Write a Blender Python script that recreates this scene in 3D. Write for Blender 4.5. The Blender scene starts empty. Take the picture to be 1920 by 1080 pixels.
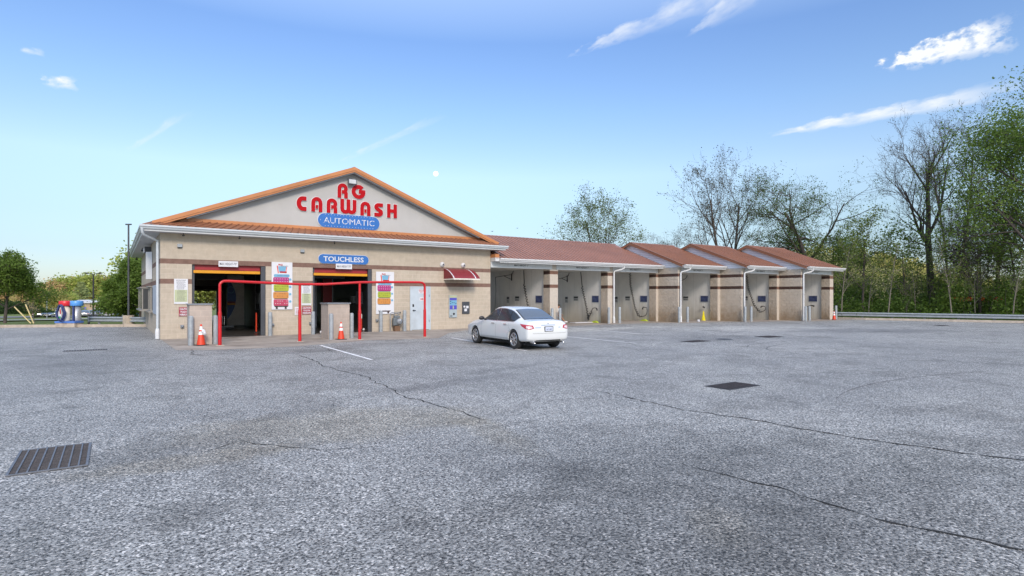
import bpy, bmesh, math, random
from mathutils import Vector, Matrix, geometry, noise
from mathutils.bvhtree import BVHTree
R = math.radians
scene = bpy.context.scene
COL = scene.collection

# ------------------------------------------------------------------ camera
YAW = 0.604
CAM = Vector((-1.578, -27.103, 1.719))
cd = bpy.data.cameras.new('camera'); cam = bpy.data.objects.new('camera', cd); COL.objects.link(cam)
cam.location = CAM; cam.rotation_euler = (R(90), 0, -YAW)
cd.sensor_width = 36.0; cd.lens = 1086/1920*36.0; cd.shift_y = 16/1920
cd.clip_start = 0.1; cd.clip_end = 6000
scene.camera = cam
def ray(u, v):
    a = (u-960)/1086; s, c = math.sin(YAW), math.cos(YAW)
    return Vector((s+a*c, c-a*s, -(v-556)/1086))
def at(u, Z, z=0.0):
    """survey point: bearing u (in 1/1086 units of the view) at depth Z metres, ground height z"""
    d = ray(u, 556); p = CAM + d*Z; return Vector((p.x, p.y, z))

# ------------------------------------------------------------------ world + sun
SUN_DIR = Vector((-0.32, -1.0, 0.60)).normalized()
w = bpy.data.worlds.new("World"); scene.world = w; w.use_nodes = True
nt = w.node_tree; N = nt.nodes; L = nt.links
for n in list(N): N.remove(n)
out = N.new('ShaderNodeOutputWorld'); bg = N.new('ShaderNodeBackground')
sky = N.new('ShaderNodeTexSky'); sky.sky_type = 'NISHITA'; sky.sun_disc = False
sky.sun_elevation = math.asin(SUN_DIR.z); sky.sun_rotation = math.atan2(SUN_DIR.x, SUN_DIR.y)
sky.altitude = 100; sky.air_density = 1.0; sky.dust_density = 0.5; sky.ozone_density = 2.0
bg.inputs['Strength'].default_value = 0.15
tc = N.new('ShaderNodeTexCoord')
def vm(op, a=None, b=None, va=None, vb=None):
    n = N.new('ShaderNodeVectorMath'); n.operation = op
    if a is not None: L.new(a, n.inputs[0])
    if b is not None: L.new(b, n.inputs[1])
    if va is not None: n.inputs[0].default_value = va
    if vb is not None: n.inputs[1].default_value = vb
    return n
def mth(op, a, b=0.0, c=None, clamp=False):
    n = N.new('ShaderNodeMath'); n.operation = op; n.use_clamp = clamp
    for i, x in enumerate((a, b) if c is None else (a, b, c)):
        if isinstance(x, (int, float)): n.inputs[i].default_value = x
        else: L.new(x, n.inputs[i])
    return n.outputs[0]
dirn = tc.outputs['Generated']
hs = N.new('ShaderNodeHueSaturation'); hs.inputs['Saturation'].default_value = SKY_SAT if 'SKY_SAT' in globals() else 1.0
L.new(sky.outputs[0], hs.inputs['Color'])
sep = N.new('ShaderNodeSeparateXYZ'); L.new(dirn, sep.inputs[0])
# pale air towards the horizon, tinted; unseen overhead sky brightened to light the ground
ramp = N.new('ShaderNodeValToRGB')
els = ramp.color_ramp.elements
els[0].position = 0.0; els[0].color = (.26, .285, .36, 1)
els[1].position = 0.78; els[1].color = (3.4, 2.35, 1.65, 1)
for p_, c_ in ((.07, (.31, .32, .36)), (.12, (.40, .39, .385)), (.20, (.57, .53, .50)), (.30, (.51, .535, .57)), (.40, (.46, .51, .60)), (.52, (1.2, 1.0, .90))):
    e = els.new(p_); e.color = (*c_, 1)
L.new(sep.outputs[2], ramp.inputs[0])
mulc = N.new('ShaderNodeMix'); mulc.data_type = 'RGBA'; mulc.blend_type = 'MULTIPLY'; mulc.inputs[0].default_value = 1
L.new(hs.outputs[0], mulc.inputs[6]); L.new(ramp.outputs[0], mulc.inputs[7])
col = mulc.outputs[2]
CLOUD = (2.75, 2.85, 2.95, 1)
def cloud(p0, p1, hw, op, nscale, stretch, seed, sharp=0.5, taper=1.0):
    """wisp between two sky directions: p0 thin tail, p1 broad head"""
    global col
    d0 = ray(*p0).normalized(); d1 = ray(*p1).normalized()
    m = ((d0+d1)/2).normalized(); ax = (d1-d0).normalized(); ay = m.cross(ax).normalized()
    half = (d1-d0).length/2; h = hw/1086
    sx = vm('DOT_PRODUCT', dirn, vb=ax).outputs['Value']; sy = vm('DOT_PRODUCT', dirn, vb=ay).outputs['Value']
    sm = vm('DOT_PRODUCT', dirn, vb=m).outputs['Value']
    mx = ax.dot(m)
    u = mth('DIVIDE', sx, half); v = mth('DIVIDE', sy, h)
    cmb = N.new('ShaderNodeCombineXYZ'); L.new(mth('MULTIPLY', u, nscale*half*30/stretch), cmb.inputs[0]); L.new(mth('MULTIPLY', v, nscale*h*30), cmb.inputs[1]); cmb.inputs[2].default_value = seed
    nz = N.new('ShaderNodeTexNoise'); nz.inputs['Detail'].default_value = 6; nz.inputs['Roughness'].default_value = 0.55; nz.inputs['Scale'].default_value = 1.0
    L.new(cmb.outputs[0], nz.inputs['Vector'])
    nn = mth('SUBTRACT', nz.outputs[0], 0.5)
    u2 = mth('ADD', u, mth('MULTIPLY', nn, 0.5)); v2 = mth('ADD', v, mth('MULTIPLY', nn, 1.5))
    # taper: width grows from tail (u=-1) to head (u=+.6)
    wdt = mth('MULTIPLY_ADD', u2, 0.5*taper, 1-0.42*taper); wdt = mth('MAXIMUM', wdt, 0.04)
    dv = mth('DIVIDE', mth('ABSOLUTE', v2), wdt)
    mv = mth('MULTIPLY', mth('SUBTRACT', 1.0, dv, clamp=True), 1.6, clamp=True)
    mu = mth('MULTIPLY', mth('SUBTRACT', 1.0, mth('ABSOLUTE', mth('ADD', u2, mth('MULTIPLY', nn, 1.2))), clamp=True), 2.2, clamp=True)
    mk = mth('MULTIPLY', mv, mu)
    dens = mth('MULTIPLY', mk, mth('MULTIPLY_ADD', nz.outputs[0], 2.2, -0.45, clamp=True))
    dens = mth('POWER', mth('MAXIMUM', dens, 0.0001), sharp)
    dens = mth('MULTIPLY', mth('MULTIPLY', dens, op, clamp=True), mth('GREATER_THAN', sm, 0.2), clamp=True)
    mix = N.new('ShaderNodeMix'); mix.data_type = 'RGBA'
    L.new(dens, mix.inputs[0]); L.new(col, mix.inputs[6]); mix.inputs[7].default_value = CLOUD
    col = mix.outputs[2]
cloud((1070, 108), (1395, -45), 34, .62, 1.6, 2.4, 1.3, 1.3)
cloud((1280, 72), (1440, -35), 26, .5, 1.6, 2.4, 5.3, 1.3)
cloud((1650, 126), (1905, 54), 28, 2.0, 2.8, 1.5, 9.1, 1.25, 0.7)
cloud((1440, 254), (1930, 160), 16, .95, 1.8, 2.4, 3.7, 1.1, 0.7)
cloud((80, 151), (145, 158), 11, 1.0, 4, 1.6, 12.1, 1.2, 0.3)
cloud((36, 92), (84, 100), 6, 0.6, 4, 1.6, 14.1, 1.2, 0.3)
cloud((235, 285), (350, 212), 8, 0.35, 3, 3, 17.1, 1.3, 0.5)
cloud((640, 303), (830, 215), 9, 0.28, 3, 3, 19.1, 1.3, 0.5)
L.new(col, bg.inputs['Color']); L.new(bg.outputs[0], out.inputs['Surface'])
sl = bpy.data.lights.new('sun', 'SUN'); so = bpy.data.objects.new('sun', sl); COL.objects.link(so)
sl.energy = 1.0; sl.angle = R(12); sl.color = (1.0, 0.90, 0.78)
so.rotation_euler = SUN_DIR.to_track_quat('Z', 'Y').to_euler(); so.location = (0, -40, 40)
scene.view_settings.view_transform = 'Standard'; scene.view_settings.look = 'None'
scene.view_settings.gamma = 1; scene.view_settings.exposure = 1.26
scene.cycles.max_bounces = 6; scene.cycles.transparent_max_bounces = 12
scene.cycles.use_adaptive_sampling = True
try: scene.cycles.use_denoising = True
except Exception: pass

# ------------------------------------------------------------------ helpers
ORG = {}
def tag(o, label=None, cat=None, group=None, kind=None):
    if label: o['label'] = label
    if cat: o['category'] = cat
    if group: o['group'] = group
    if kind: o['kind'] = kind
    return o
def thing(name, label, cat, loc=(0, 0, 0), rotz=0, group=None):
    o = bpy.data.objects.new(name, None); COL.objects.link(o); o.empty_display_size = 0.2
    o.location = loc; o.rotation_euler = (0, 0, rotz); ORG[o] = Vector(loc)
    return tag(o, label, cat, group)
class MB:
    def __init__(s): s.v = []; s.f = []; s.m = []; s.sm = []
    def add(s, vs, fs, m=0, smooth=False):
        b = len(s.v); s.v += [tuple(v) for v in vs]
        for f in fs: s.f.append(tuple(b+i for i in f)); s.m.append(m); s.sm.append(smooth)
        return s
    def box(s, x0, x1, y0, y1, z0, z1, m=0, bev=0):
        if x0 > x1: x0, x1 = x1, x0
        if y0 > y1: y0, y1 = y1, y0
        if z0 > z1: z0, z1 = z1, z0
        if bev:
            bm = bmesh.new(); bmesh.ops.create_cube(bm, size=1)
            for v in bm.verts: v.co = Vector(((x0+x1)/2+v.co.x*(x1-x0), (y0+y1)/2+v.co.y*(y1-y0), (z0+z1)/2+v.co.z*(z1-z0)))
            bmesh.ops.bevel(bm, geom=bm.edges[:], offset=bev, segments=2, affect='EDGES', profile=0.6)
            return s.bm(bm, m)
        vs = [(x0,y0,z0),(x1,y0,z0),(x1,y1,z0),(x0,y1,z0),(x0,y0,z1),(x1,y0,z1),(x1,y1,z1),(x0,y1,z1)]
        return s.add(vs, [(0,3,2,1),(4,5,6,7),(0,1,5,4),(1,2,6,5),(2,3,7,6),(3,0,4,7)], m)
    def bm(s, bm, m=0, smooth=False, mat=None):
        bm.verts.index_update()
        s.add([(mat @ v.co if mat else v.co) for v in bm.verts], [[v.index for v in f.verts] for f in bm.faces], m, smooth)
        bm.free(); return s
    def prism(s, pts, ax, a0, a1, m=0):
        """extrude 2D polygon along axis 'x','y','z'"""
        def P(p, a): return (a, p[0], p[1]) if ax == 'x' else (p[0], a, p[1]) if ax == 'y' else (p[0], p[1], a)
        n = len(pts); vs = [P(p, a0) for p in pts]+[P(p, a1) for p in pts]
        fs = [tuple(range(n)), tuple(range(2*n-1, n-1, -1))]+[(i, i+n, (i+1) % n+n, (i+1) % n) for i in range(n)]
        return s.add(vs, fs, m)
    def quad(s, a, b, c, d, m=0): return s.add([a, b, c, d], [(0, 1, 2, 3)], m)
    def tube(s, pts, r, n=10, m=0, caps=True, smooth=True):
        pts = [Vector(p) for p in pts]; k = len(pts); rr = r if isinstance(r, (list, tuple)) else [r]*k
        vs = []; up = None
        for i, p in enumerate(pts):
            t = (pts[min(i+1, k-1)]-pts[max(i-1, 0)]).normalized()
            if up is None: up = Vector((0, 0, 1)) if abs(t.z) < .9 else Vector((1, 0, 0))
            a = t.cross(up).normalized(); b = a.cross(t).normalized(); up = b
            for j in range(n):
                q = 2*math.pi*j/n; vs.append(p+(a*math.cos(q)+b*math.sin(q))*rr[i])
        fs = [(i*n+j, i*n+(j+1) % n, (i+1)*n+(j+1) % n, (i+1)*n+j) for i in range(k-1) for j in range(n)]
        s.add(vs, fs, m, smooth)
        if caps: s.add(vs[:n], [tuple(range(n-1, -1, -1))], m); s.add(vs[-n:], [tuple(range(n))], m)
        return s
    def lathe(s, prof, c=(0, 0, 0), n=24, ax='z', m=0, smooth=True):
        vs = []
        for r, h in prof:
            for j in range(n):
                q = 2*math.pi*j/n; a, b = r*math.cos(q), r*math.sin(q)
                p = (a, b, h) if ax == 'z' else (a, h, b) if ax == 'y' else (h, a, b)
                vs.append((p[0]+c[0], p[1]+c[1], p[2]+c[2]))
        k = len(prof)
        fs = [(i*n+j, i*n+(j+1) % n, (i+1)*n+(j+1) % n, (i+1)*n+j) for i in range(k-1) for j in range(n)]
        return s.add(vs, fs, m, smooth)
    def build(s, name, mats, parent=None, local=False, fix=True):
        me = bpy.data.meshes.new(name)
        o0 = Vector((0, 0, 0)) if (local or parent is None) else ORG[parent]
        me.from_pydata([(v[0]-o0.x, v[1]-o0.y, v[2]-o0.z) for v in s.v], [], s.f)
        if not isinstance(mats, (list, tuple)): mats = [mats]
        for m in mats: me.materials.append(m)
        me.polygons.foreach_set('material_index', s.m); me.polygons.foreach_set('use_smooth', s.sm)
        if fix and len(s.f) < 20000:
            b = bmesh.new(); b.from_mesh(me); bmesh.ops.recalc_face_normals(b, faces=b.faces); b.to_mesh(me); b.free()
        me.update()
        o = bpy.data.objects.new(name, me); COL.objects.link(o)
        if parent is not None: o.parent = parent
        ORG[o] = o0
        return o
def dup(root, loc, rotz=None, label=None, group=None, scale=None, link=True):
    def rec(o, par):
        c = o.copy(); COL.objects.link(c); c.parent = par
        for k in o.children: rec(k, c)
        return c
    c = rec(root, None); c.location = loc
    if rotz is not None: c.rotation_euler = (0, 0, rotz)
    if scale: c.scale = scale
    if label: c['label'] = label
    if group: c['group'] = group
    return c
def setmat(root, old, new):
    for o in [root]+list(root.children_recursive):
        if o.type == 'MESH':
            for sl_ in o.material_slots:
                if sl_.material == old: sl_.link = 'OBJECT'; sl_.material = new
def bez(a, b, c, n=8):
    a, b, c = Vector(a), Vector(b), Vector(c)
    return [a*(1-t)**2+b*2*t*(1-t)+c*t*t for t in [i/n for i in range(n+1)]]

# ------------------------------------------------------------------ materials
MATS = {}
class NT:
    def __init__(s, name):
        s.m = bpy.data.materials.new(name); s.m.use_nodes = True; s.t = s.m.node_tree; s.N = s.t.nodes; s.L = s.t.links
        s.b = s.N['Principled BSDF']; s.geo = s.N.new('ShaderNodeNewGeometry'); s.tc = s.N.new('ShaderNodeTexCoord')
        s.pos = s.geo.outputs['Position']; s.obj = s.tc.outputs['Object']
    def l(s, a, b): s.L.new(a, b)
    def val(s, inp, x):
        if isinstance(x, (int, float)): inp.default_value = x
        elif isinstance(x, (tuple, list)): inp.default_value = x
        else: s.l(x, inp)
    def math(s, op, a, b=0.0, c=0.0, clamp=False):
        n = s.N.new('ShaderNodeMath'); n.operation = op; n.use_clamp = clamp
        s.val(n.inputs[0], a); s.val(n.inputs[1], b); s.val(n.inputs[2], c); return n.outputs[0]
    def noise(s, scale, detail=4, rough=.55, vec=None, dist=0):
        n = s.N.new('ShaderNodeTexNoise'); n.inputs['Scale'].default_value = scale; n.inputs['Detail'].default_value = detail
        n.inputs['Roughness'].default_value = rough; n.inputs['Distortion'].default_value = dist
        s.l(vec if vec is not None else s.pos, n.inputs['Vector']); return n.outputs[0]
    def mapr(s, x, a, b, c=0.0, d=1.0):
        n = s.N.new('ShaderNodeMapRange'); n.inputs[1].default_value = a; n.inputs[2].default_value = b; n.inputs[3].default_value = c; n.inputs[4].default_value = d
        s.val(n.inputs[0], x); return n.outputs[0]
    def mix(s, f, a, b, mode='MIX'):
        n = s.N.new('ShaderNodeMix'); n.data_type = 'RGBA'; n.blend_type = mode
        s.val(n.inputs[0], f); s.val(n.inputs[6], a); s.val(n.inputs[7], b); return n.outputs[2]
    def scalev(s, v, sc):
        n = s.N.new('ShaderNodeVectorMath'); n.operation = 'MULTIPLY'; s.l(v, n.inputs[0]); n.inputs[1].default_value = sc; return n.outputs[0]
    def sep(s, v):
        n = s.N.new('ShaderNodeSeparateXYZ'); s.l(v, n.inputs[0]); return n.outputs
    def comb(s, x, y, z):
        n = s.N.new('ShaderNodeCombineXYZ'); s.val(n.inputs[0], x); s.val(n.inputs[1], y); s.val(n.inputs[2], z); return n.outputs[0]
    def bump(s, h, strength=.3, dist=.01):
        n = s.N.new('ShaderNodeBump'); n.inputs['Strength'].default_value = strength; n.inputs['Distance'].default_value = dist
        s.l(h, n.inputs['Height']); s.l(n.outputs[0], s.b.inputs['Normal'])
    def col(s, c): s.val(s.b.inputs['Base Color'], c)
def c4(c, k=1.0): return (c[0]*k, c[1]*k, c[2]*k, 1)
def mat(name, c, rough=.6, metal=0.0, var=.12, scale=3.0, bump=0.0, spec=None, coat=0, emit=None, dirt=None):
    if name in MATS: return MATS[name]
    t = NT(name)
    n1 = t.noise(scale, 6, .6, vec=t.obj)
    a, b = c4(c, 1-var), c4(c, 1+var)
    cc = t.mix(t.mapr(n1, .3, .7), a, b)
    if dirt:
        n2 = t.noise(scale*.6, 8, .7, vec=t.obj); cc = t.mix(t.math('MULTIPLY', t.mapr(n2, .5, .75), dirt[3]), cc, c4(dirt))
    t.col(cc)
    t.b.inputs['Roughness'].default_value = rough; t.b.inputs['Metallic'].default_value = metal
    if spec is not None: t.b.inputs['Specular IOR Level'].default_value = spec
    if coat: t.b.inputs['Coat Weight'].default_value = coat; t.b.inputs['Coat Roughness'].default_value = .05
    if bump: t.bump(t.noise(60, 4, .6, vec=t.obj), bump, .004)
    if emit: t.b.inputs['Emission Color'].default_value = c4(emit); t.b.inputs['Emission Strength'].default_value = emit[3]
    MATS[name] = t.m; return t.m
def block_mat(name, base, band, split=False, mortar_k=1.0, low_mortar=True):
    """concrete block courses 0.2032 m high, brown bands on courses 12 and 16, worked from world x+y and z"""
    t = NT(name); xyz = t.sep(t.pos)
    u = t.math('ADD', xyz[0], xyz[1]); vec = t.comb(u, xyz[2], 0.0)
    bt = t.N.new('ShaderNodeTexBrick'); t.l(vec, bt.inputs['Vector'])
    bt.offset = .5; bt.inputs['Scale'].default_value = 1; bt.inputs['Brick Width'].default_value = .4064; bt.inputs['Row Height'].default_value = .2032
    bt.inputs['Mortar Size'].default_value = .008; bt.inputs['Mortar Smooth'].default_value = .3; bt.inputs['Bias'].default_value = 0
    bt.inputs['Color1'].default_value = (0, 0, 0, 1); bt.inputs['Color2'].default_value = (1, 1, 1, 1); bt.inputs['Mortar'].default_value = (.5, .5, .5, 1)
    big = t.noise(.7, 6, .6); med = t.noise(5, 6, .65); fine = t.noise(70, 3, .6)
    cv = t.math('ADD', t.math('MULTIPLY', big, .5), t.math('MULTIPLY', med, .5))
    c = t.mix(t.mapr(cv, .35, .65), c4(base, .86), c4(base, 1.12))
    c = t.mix(t.math('MULTIPLY', t.sep(bt.outputs['Color'])[0], .16), c, c4((base[0]*1.05, base[1]*.93, base[2]*.83), .75))
    # brown bands
    def inside(z0, z1): return t.math('MULTIPLY', t.math('GREATER_THAN', xyz[2], z0), t.math('LESS_THAN', xyz[2], z1))
    bm_ = t.math('ADD', inside(2.235, 2.438), inside(3.048, 3.251))
    bcol = t.mix(t.mapr(med, .3, .7), c4(band, .8), c4(band, 1.25))
    c = t.mix(bm_, c, bcol)
    # mortar: pale in the low courses, almost painted over above the upper band
    hi = t.math('GREATER_THAN', xyz[2], 3.251)
    mk = t.math('MULTIPLY', bt.outputs['Fac'], t.math('MULTIPLY_ADD', hi, -.32, .42*mortar_k))
    mcol = t.mix(bm_, c4((.66, .55, .45)), c4((.16, .11, .09)))
    c = t.mix(mk, c, mcol)
    # weather marks: dark runs and earthy splashes
    stv = t.comb(t.math('MULTIPLY', u, 3.0), t.math('MULTIPLY', xyz[2], .35), 0.0)
    runs = t.noise(1.6, 6, .65, vec=stv)
    c = t.mix(t.mapr(runs, .60, .80, 0, .5 if split else .28), c, c4((.16, .12, .09)))
    if split:
        sp = t.noise(2.2, 7, .7)
        low = t.mapr(t.math('ADD', xyz[2], t.math('MULTIPLY', sp, 1.6)), .9, 2.0, 1, 0)
        c = t.mix(t.math('MULTIPLY', low, .7), c, c4((.24, .155, .075)))
    t.col(c); t.b.inputs['Roughness'].default_value = .9; t.b.inputs['Specular IOR Level'].default_value = .25
    if split:
        h = t.math('ADD', t.noise(9, 6, .65), t.math('MULTIPLY', bt.outputs['Fac'], -.5)); t.bump(h, .9, .05)
    else:
        h = t.math('ADD', t.math('MULTIPLY', fine, .5), t.math('MULTIPLY', bt.outputs['Fac'], -1.0)); t.bump(h, .35, .006)
    MATS[name] = t.m; return t.m
M_block = block_mat('block_wall', (.45, .392, .31), (.185, .115, .09))
M_split = block_mat('split_block', (.55, .475, .385), (.075, .045, .036), split=True, mortar_k=.25)
M_front = block_mat('pier_block', (.49, .44, .37), (.16, .09, .065), mortar_k=.4)
M_grey = mat('bay_wall', (.66, .65, .60), .55, var=.08, scale=1.2, bump=.1, dirt=(.28, .24, .17, .6))
def bay_mat():
    t = NT('bay_wall_panel'); xyz = t.sep(t.pos); u = t.math('ADD', xyz[0], xyz[1])
    st = t.noise(1.0, 6, .65, vec=t.comb(t.math('MULTIPLY', u, 4.5), t.math('MULTIPLY', xyz[2], .25), 0.0)); n = t.noise(1.3, 6, .6)
    c = t.mix(t.mapr(n, .35, .65), c4((.76, .75, .72)), c4((.84, .83, .79)))
    hz = t.mapr(t.math('ADD', xyz[2], t.math('MULTIPLY', st, 2.6)), 1.4, 3.0, 1, 0)
    c = t.mix(t.math('MULTIPLY', hz, .65), c, c4((.36, .31, .21)))
    jn = t.math('LESS_THAN', t.math('FRACT', t.math('DIVIDE', u, 1.22)), .012); c = t.mix(t.math('MULTIPLY', jn, .4), c, c4((.2, .2, .19)))
    t.col(c); t.b.inputs['Roughness'].default_value = .5; MATS['bay_wall_panel'] = t.m; return t.m
M_bay = bay_mat()
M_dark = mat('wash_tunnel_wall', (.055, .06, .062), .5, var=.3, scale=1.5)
M_white = mat('white_trim', (.58, .59, .59), .4, var=.05)
M_gutter = mat('gutter', (.50, .54, .56), .35, var=.06)
M_soffit = mat('soffit', (.52, .54, .57), .6, var=.05)
M_stucco = mat('gable_panel', (.42, .412, .39), .85, var=.05, scale=1.0, bump=.15, dirt=(.42, .42, .42, .4))
M_header = mat('bay_header', (.56, .58, .58), .5, var=.06, dirt=(.4, .4, .38, .5))
M_orange = mat('orange_trim', (.47, .19, .068), .38, var=.12, scale=1.0)
M_roof = mat('roof_metal', (.235, .10, .052), .42, var=.14, scale=.5, dirt=(.30, .14, .10, .4))
M_roofm = mat('roof_metal_side', (.262, .125, .085), .40, var=.12, scale=.5)
M_conc = mat('concrete', (.31, .27, .225), .85, var=.25, scale=.9, bump=.4, dirt=(.11, .085, .06, .9))
M_concl = mat('concrete_block_post', (.42, .36, .29), .9, var=.2, scale=3, bump=.3)
M_galv = mat('galvanised', (.33, .36, .38), .5, .35, var=.15, scale=6)
M_bol = mat('bollard_grey', (.30, .33, .345), .55, .1, var=.18, scale=5, dirt=(.2, .2, .2, .5))
M_red = mat('red_paint', (.50, .008, .012), .32, var=.1, scale=2)
M_redt = mat('red_letters', (.40, .004, .008), .5, var=.06, spec=.15)
M_wsign = mat('white_sign', (.62, .63, .65), .4, var=.03)
M_blue = mat('blue_sign', (.03, .14, .42), .35, var=.08)
M_yel = mat('yellow_bar', (.62, .27, .005), .4, var=.06)
M_redbar = mat('red_bar', (.30, .015, .02), .45, var=.1)
M_blk = mat('black_plastic', (.018, .018, .02), .45, var=.1)
M_dgrey = mat('dark_grey_metal', (.07, .075, .085), .45, .3, var=.15)
M_mgrey = mat('mid_grey', (.22, .24, .26), .45, .2, var=.1)
M_door = mat('grey_door', (.44, .50, .54), .5, var=.07, scale=2, dirt=(.3, .33, .34, .5))
M_maroon = mat('maroon_canvas', (.20, .018, .025), .55, var=.15, scale=6)
M_cone = mat('cone_orange', (.62, .045, .01), .5, var=.08)
M_refl = mat('reflective_white', (.75, .75, .75), .4, var=.05)
M_tan = mat('building_tan', (.40, .30, .21), .9, var=.1)
M_glass = mat('dark_glass', (.02, .026, .034), .12, var=.05, spec=.45)
M_rearglass = mat('rear_glass', (.03, .05, .08), .08, var=.05, spec=1.0, coat=.6)
M_chrome = mat('chrome', (.75, .75, .76), .12, 1.0, var=.02)
M_tyre = mat('tyre_rubber', (.02, .02, .021), .85, var=.2)
M_pink = mat('poster_magenta', (.36, .02, .16), .5, var=.1); M_lime = mat('poster_lime', (.33, .38, .03), .5, var=.08)
M_amber = mat('poster_amber', (.52, .22, .05), .5, var=.1); M_rose = mat('poster_rose', (.42, .05, .10), .5, var=.1)
M_lblue = mat('poster_blue', (.15, .36, .52), .5, var=.1); M_brown = mat('poster_brown', (.05, .03, .028), .6, var=.1)
M_paleyel = mat('sign_yellow_green', (.42, .46, .28), .5, var=.05); M_ink = mat('ink', (.10, .10, .12), .7, var=.1)
M_navy = mat('navy', (.02, .035, .13), .5, var=.1); M_purple = mat('violet_blue', (.08, .07, .42), .45, var=.08)
M_wood = mat('pale_wood', (.55, .45, .22), .8, var=.1)
def siding_mat():
    t = NT('siding'); xyz = t.sep(t.pos)
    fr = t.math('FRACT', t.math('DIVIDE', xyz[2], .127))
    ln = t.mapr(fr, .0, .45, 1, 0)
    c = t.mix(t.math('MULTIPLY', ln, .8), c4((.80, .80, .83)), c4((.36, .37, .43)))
    c = t.mix(t.mapr(t.noise(1.2, 5), .4, .7, 0, .2), c, c4((.5, .5, .52)))
    t.col(c); t.b.inputs['Roughness'].default_value = .5; t.bump(fr, .5, .012); MATS['siding'] = t.m; return t.m
M_siding = siding_mat()
def asphalt_mat(name='asphalt', k=1.0, stains_and_shade=()):
    t = NT(name)
    vor = t.N.new('ShaderNodeTexVoronoi'); vor.inputs['Scale'].default_value = 62; t.l(t.pos, vor.inputs['Vector'])
    vc = t.sep(vor.outputs['Color'])
    fine = t.noise(40, 5, .8); mid = t.noise(3.2, 7, .65); big = t.noise(.22, 5, .6); patch = t.noise(.75, 6, .6, dist=.6)
    s1 = t.mapr(vc[0], .25, .85); s2 = t.mapr(fine, .44, .58)
    sp = t.math('ADD', t.math('MULTIPLY', s1, .5), t.math('MULTIPLY', s2, .5))
    c = t.mix(sp, c4((.005, .005, .006), k), c4((.535, .54, .52), k))
    c = t.mix(t.math('GREATER_THAN', vc[1], .95), c, c4((.66, .65, .62), k))
    def tone(c, f, g): return t.mix(f, c, c4((g, g*.995, g*.985)), 'MULTIPLY')
    c = tone(c, t.mapr(mid, .35, .68), .80); c = tone(c, t.mapr(patch, .50, .64), .74); c = tone(c, t.mapr(big, .42, .60), 1.22)
    c = tone(c, t.mapr(t.noise(6.5, 7, .7), .62, .74), .55)
    xyz = t.sep(t.pos)
    wob = t.noise(1.1, 6, .65); wb = t.math('MULTIPLY', t.math('SUBTRACT', wob, .5), 1.6)
    for (x, y, rx, ry, an, st, cc) in stains_and_shade:
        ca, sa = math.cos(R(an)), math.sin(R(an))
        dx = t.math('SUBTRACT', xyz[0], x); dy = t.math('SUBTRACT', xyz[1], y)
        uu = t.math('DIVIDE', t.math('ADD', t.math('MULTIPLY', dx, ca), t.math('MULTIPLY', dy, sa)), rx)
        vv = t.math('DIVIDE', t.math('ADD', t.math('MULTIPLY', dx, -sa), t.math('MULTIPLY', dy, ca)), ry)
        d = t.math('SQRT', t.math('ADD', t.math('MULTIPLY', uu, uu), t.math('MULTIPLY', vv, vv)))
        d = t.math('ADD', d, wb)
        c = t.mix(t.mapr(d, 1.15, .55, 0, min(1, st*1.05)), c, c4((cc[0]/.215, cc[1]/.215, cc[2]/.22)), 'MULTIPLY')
    t.col(c); t.b.inputs['Roughness'].default_value = .62; t.b.inputs['Specular IOR Level'].default_value = .5
    h = t.math('ADD', t.math('MULTIPLY', vor.outputs['Distance'], -1.0), fine); t.bump(h, .6, .012)
    MATS[name] = t.m; return t.m
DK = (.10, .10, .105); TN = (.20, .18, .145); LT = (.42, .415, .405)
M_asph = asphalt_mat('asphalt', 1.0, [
    (.9, -19.4, 2.2, 1.15, -8, .45, TN), (-.4, -19.4, .9, .5, 10, .35, DK), (-1.0, -20.2, 1.2, .35, 0, .45, (.17, .15, .12)),
    (3.8, -16.9, 2.2, .35, 12, .5, DK), (6.4, -15.6, 1.6, .22, 15, .4, DK), (2.4, -20.9, 1.3, .3, 80, .35, TN),
    (10, -9.5, 1.4, 3.2, 0, .30, DK), (19, -12.5, 3.5, 1.0, 0, .3, DK), (8.3, -20.3, 1.6, .9, 0, .16, LT), (27, -9, 5, 2.5, -20, .3, LT),
    (-2.3, -7.5, 1.6, 3.8, 8, .35, DK), (17, -4.5, 8, 1.2, 0, .4, LT), (12.2, -18, 1.8, 1.0, 30, .25, DK), (1.8, -22.5, .7, .5, 0, .3, DK),
    (30, -13.5, 4.5, 2, -30, .4, (.09, .09, .10)), (3.2, -8.5, 2.2, .5, 10, .3, DK), (7.2, -7.2, 2.2, .45, -12, .3, DK), (2.2, -24.4, .5, .25, 40, .3, TN), (.5, -25.5, 4.5, 2.6, 20, .5, (.09, .088, .088)), (4.2, -23.6, 3.2, 1.6, -35, .35, (.10, .10, .10)), (-3.5, -22.5, 2.4, 1.8, 0, .35, (.10, .098, .095))])  # the last ones, nearest the camera, are shade painted into the asphalt
def foliage_mat(name, c1, c2, trans=.45):
    t = NT(name)
    nz = t.noise(.5, 4, .6); f = t.math('ADD', t.math('MULTIPLY', t.mapr(nz, .35, .65), .55), t.math('MULTIPLY', t.geo.outputs['Random Per Island'], .45))
    c = t.mix(f, c4(c1), c4(c2)); t.col(c); t.b.inputs['Roughness'].default_value = .6; t.b.inputs['Specular IOR Level'].default_value = .3
    tr = t.N.new('ShaderNodeBsdfTranslucent'); t.l(c, tr.inputs[0]); mx = t.N.new('ShaderNodeMixShader'); mx.inputs[0].default_value = trans
    t.l(t.b.outputs[0], mx.inputs[1]); t.l(tr.outputs[0], mx.inputs[2]); t.l(mx.outputs[0], t.N['Material Output'].inputs[0])
    MATS[name] = t.m; return t.m
F_mid = foliage_mat('leaf_mid', (.045, .09, .014), (.14, .22, .035)); F_dark = foliage_mat('leaf_dark', (.02, .045, .010), (.06, .11, .022))
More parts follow.
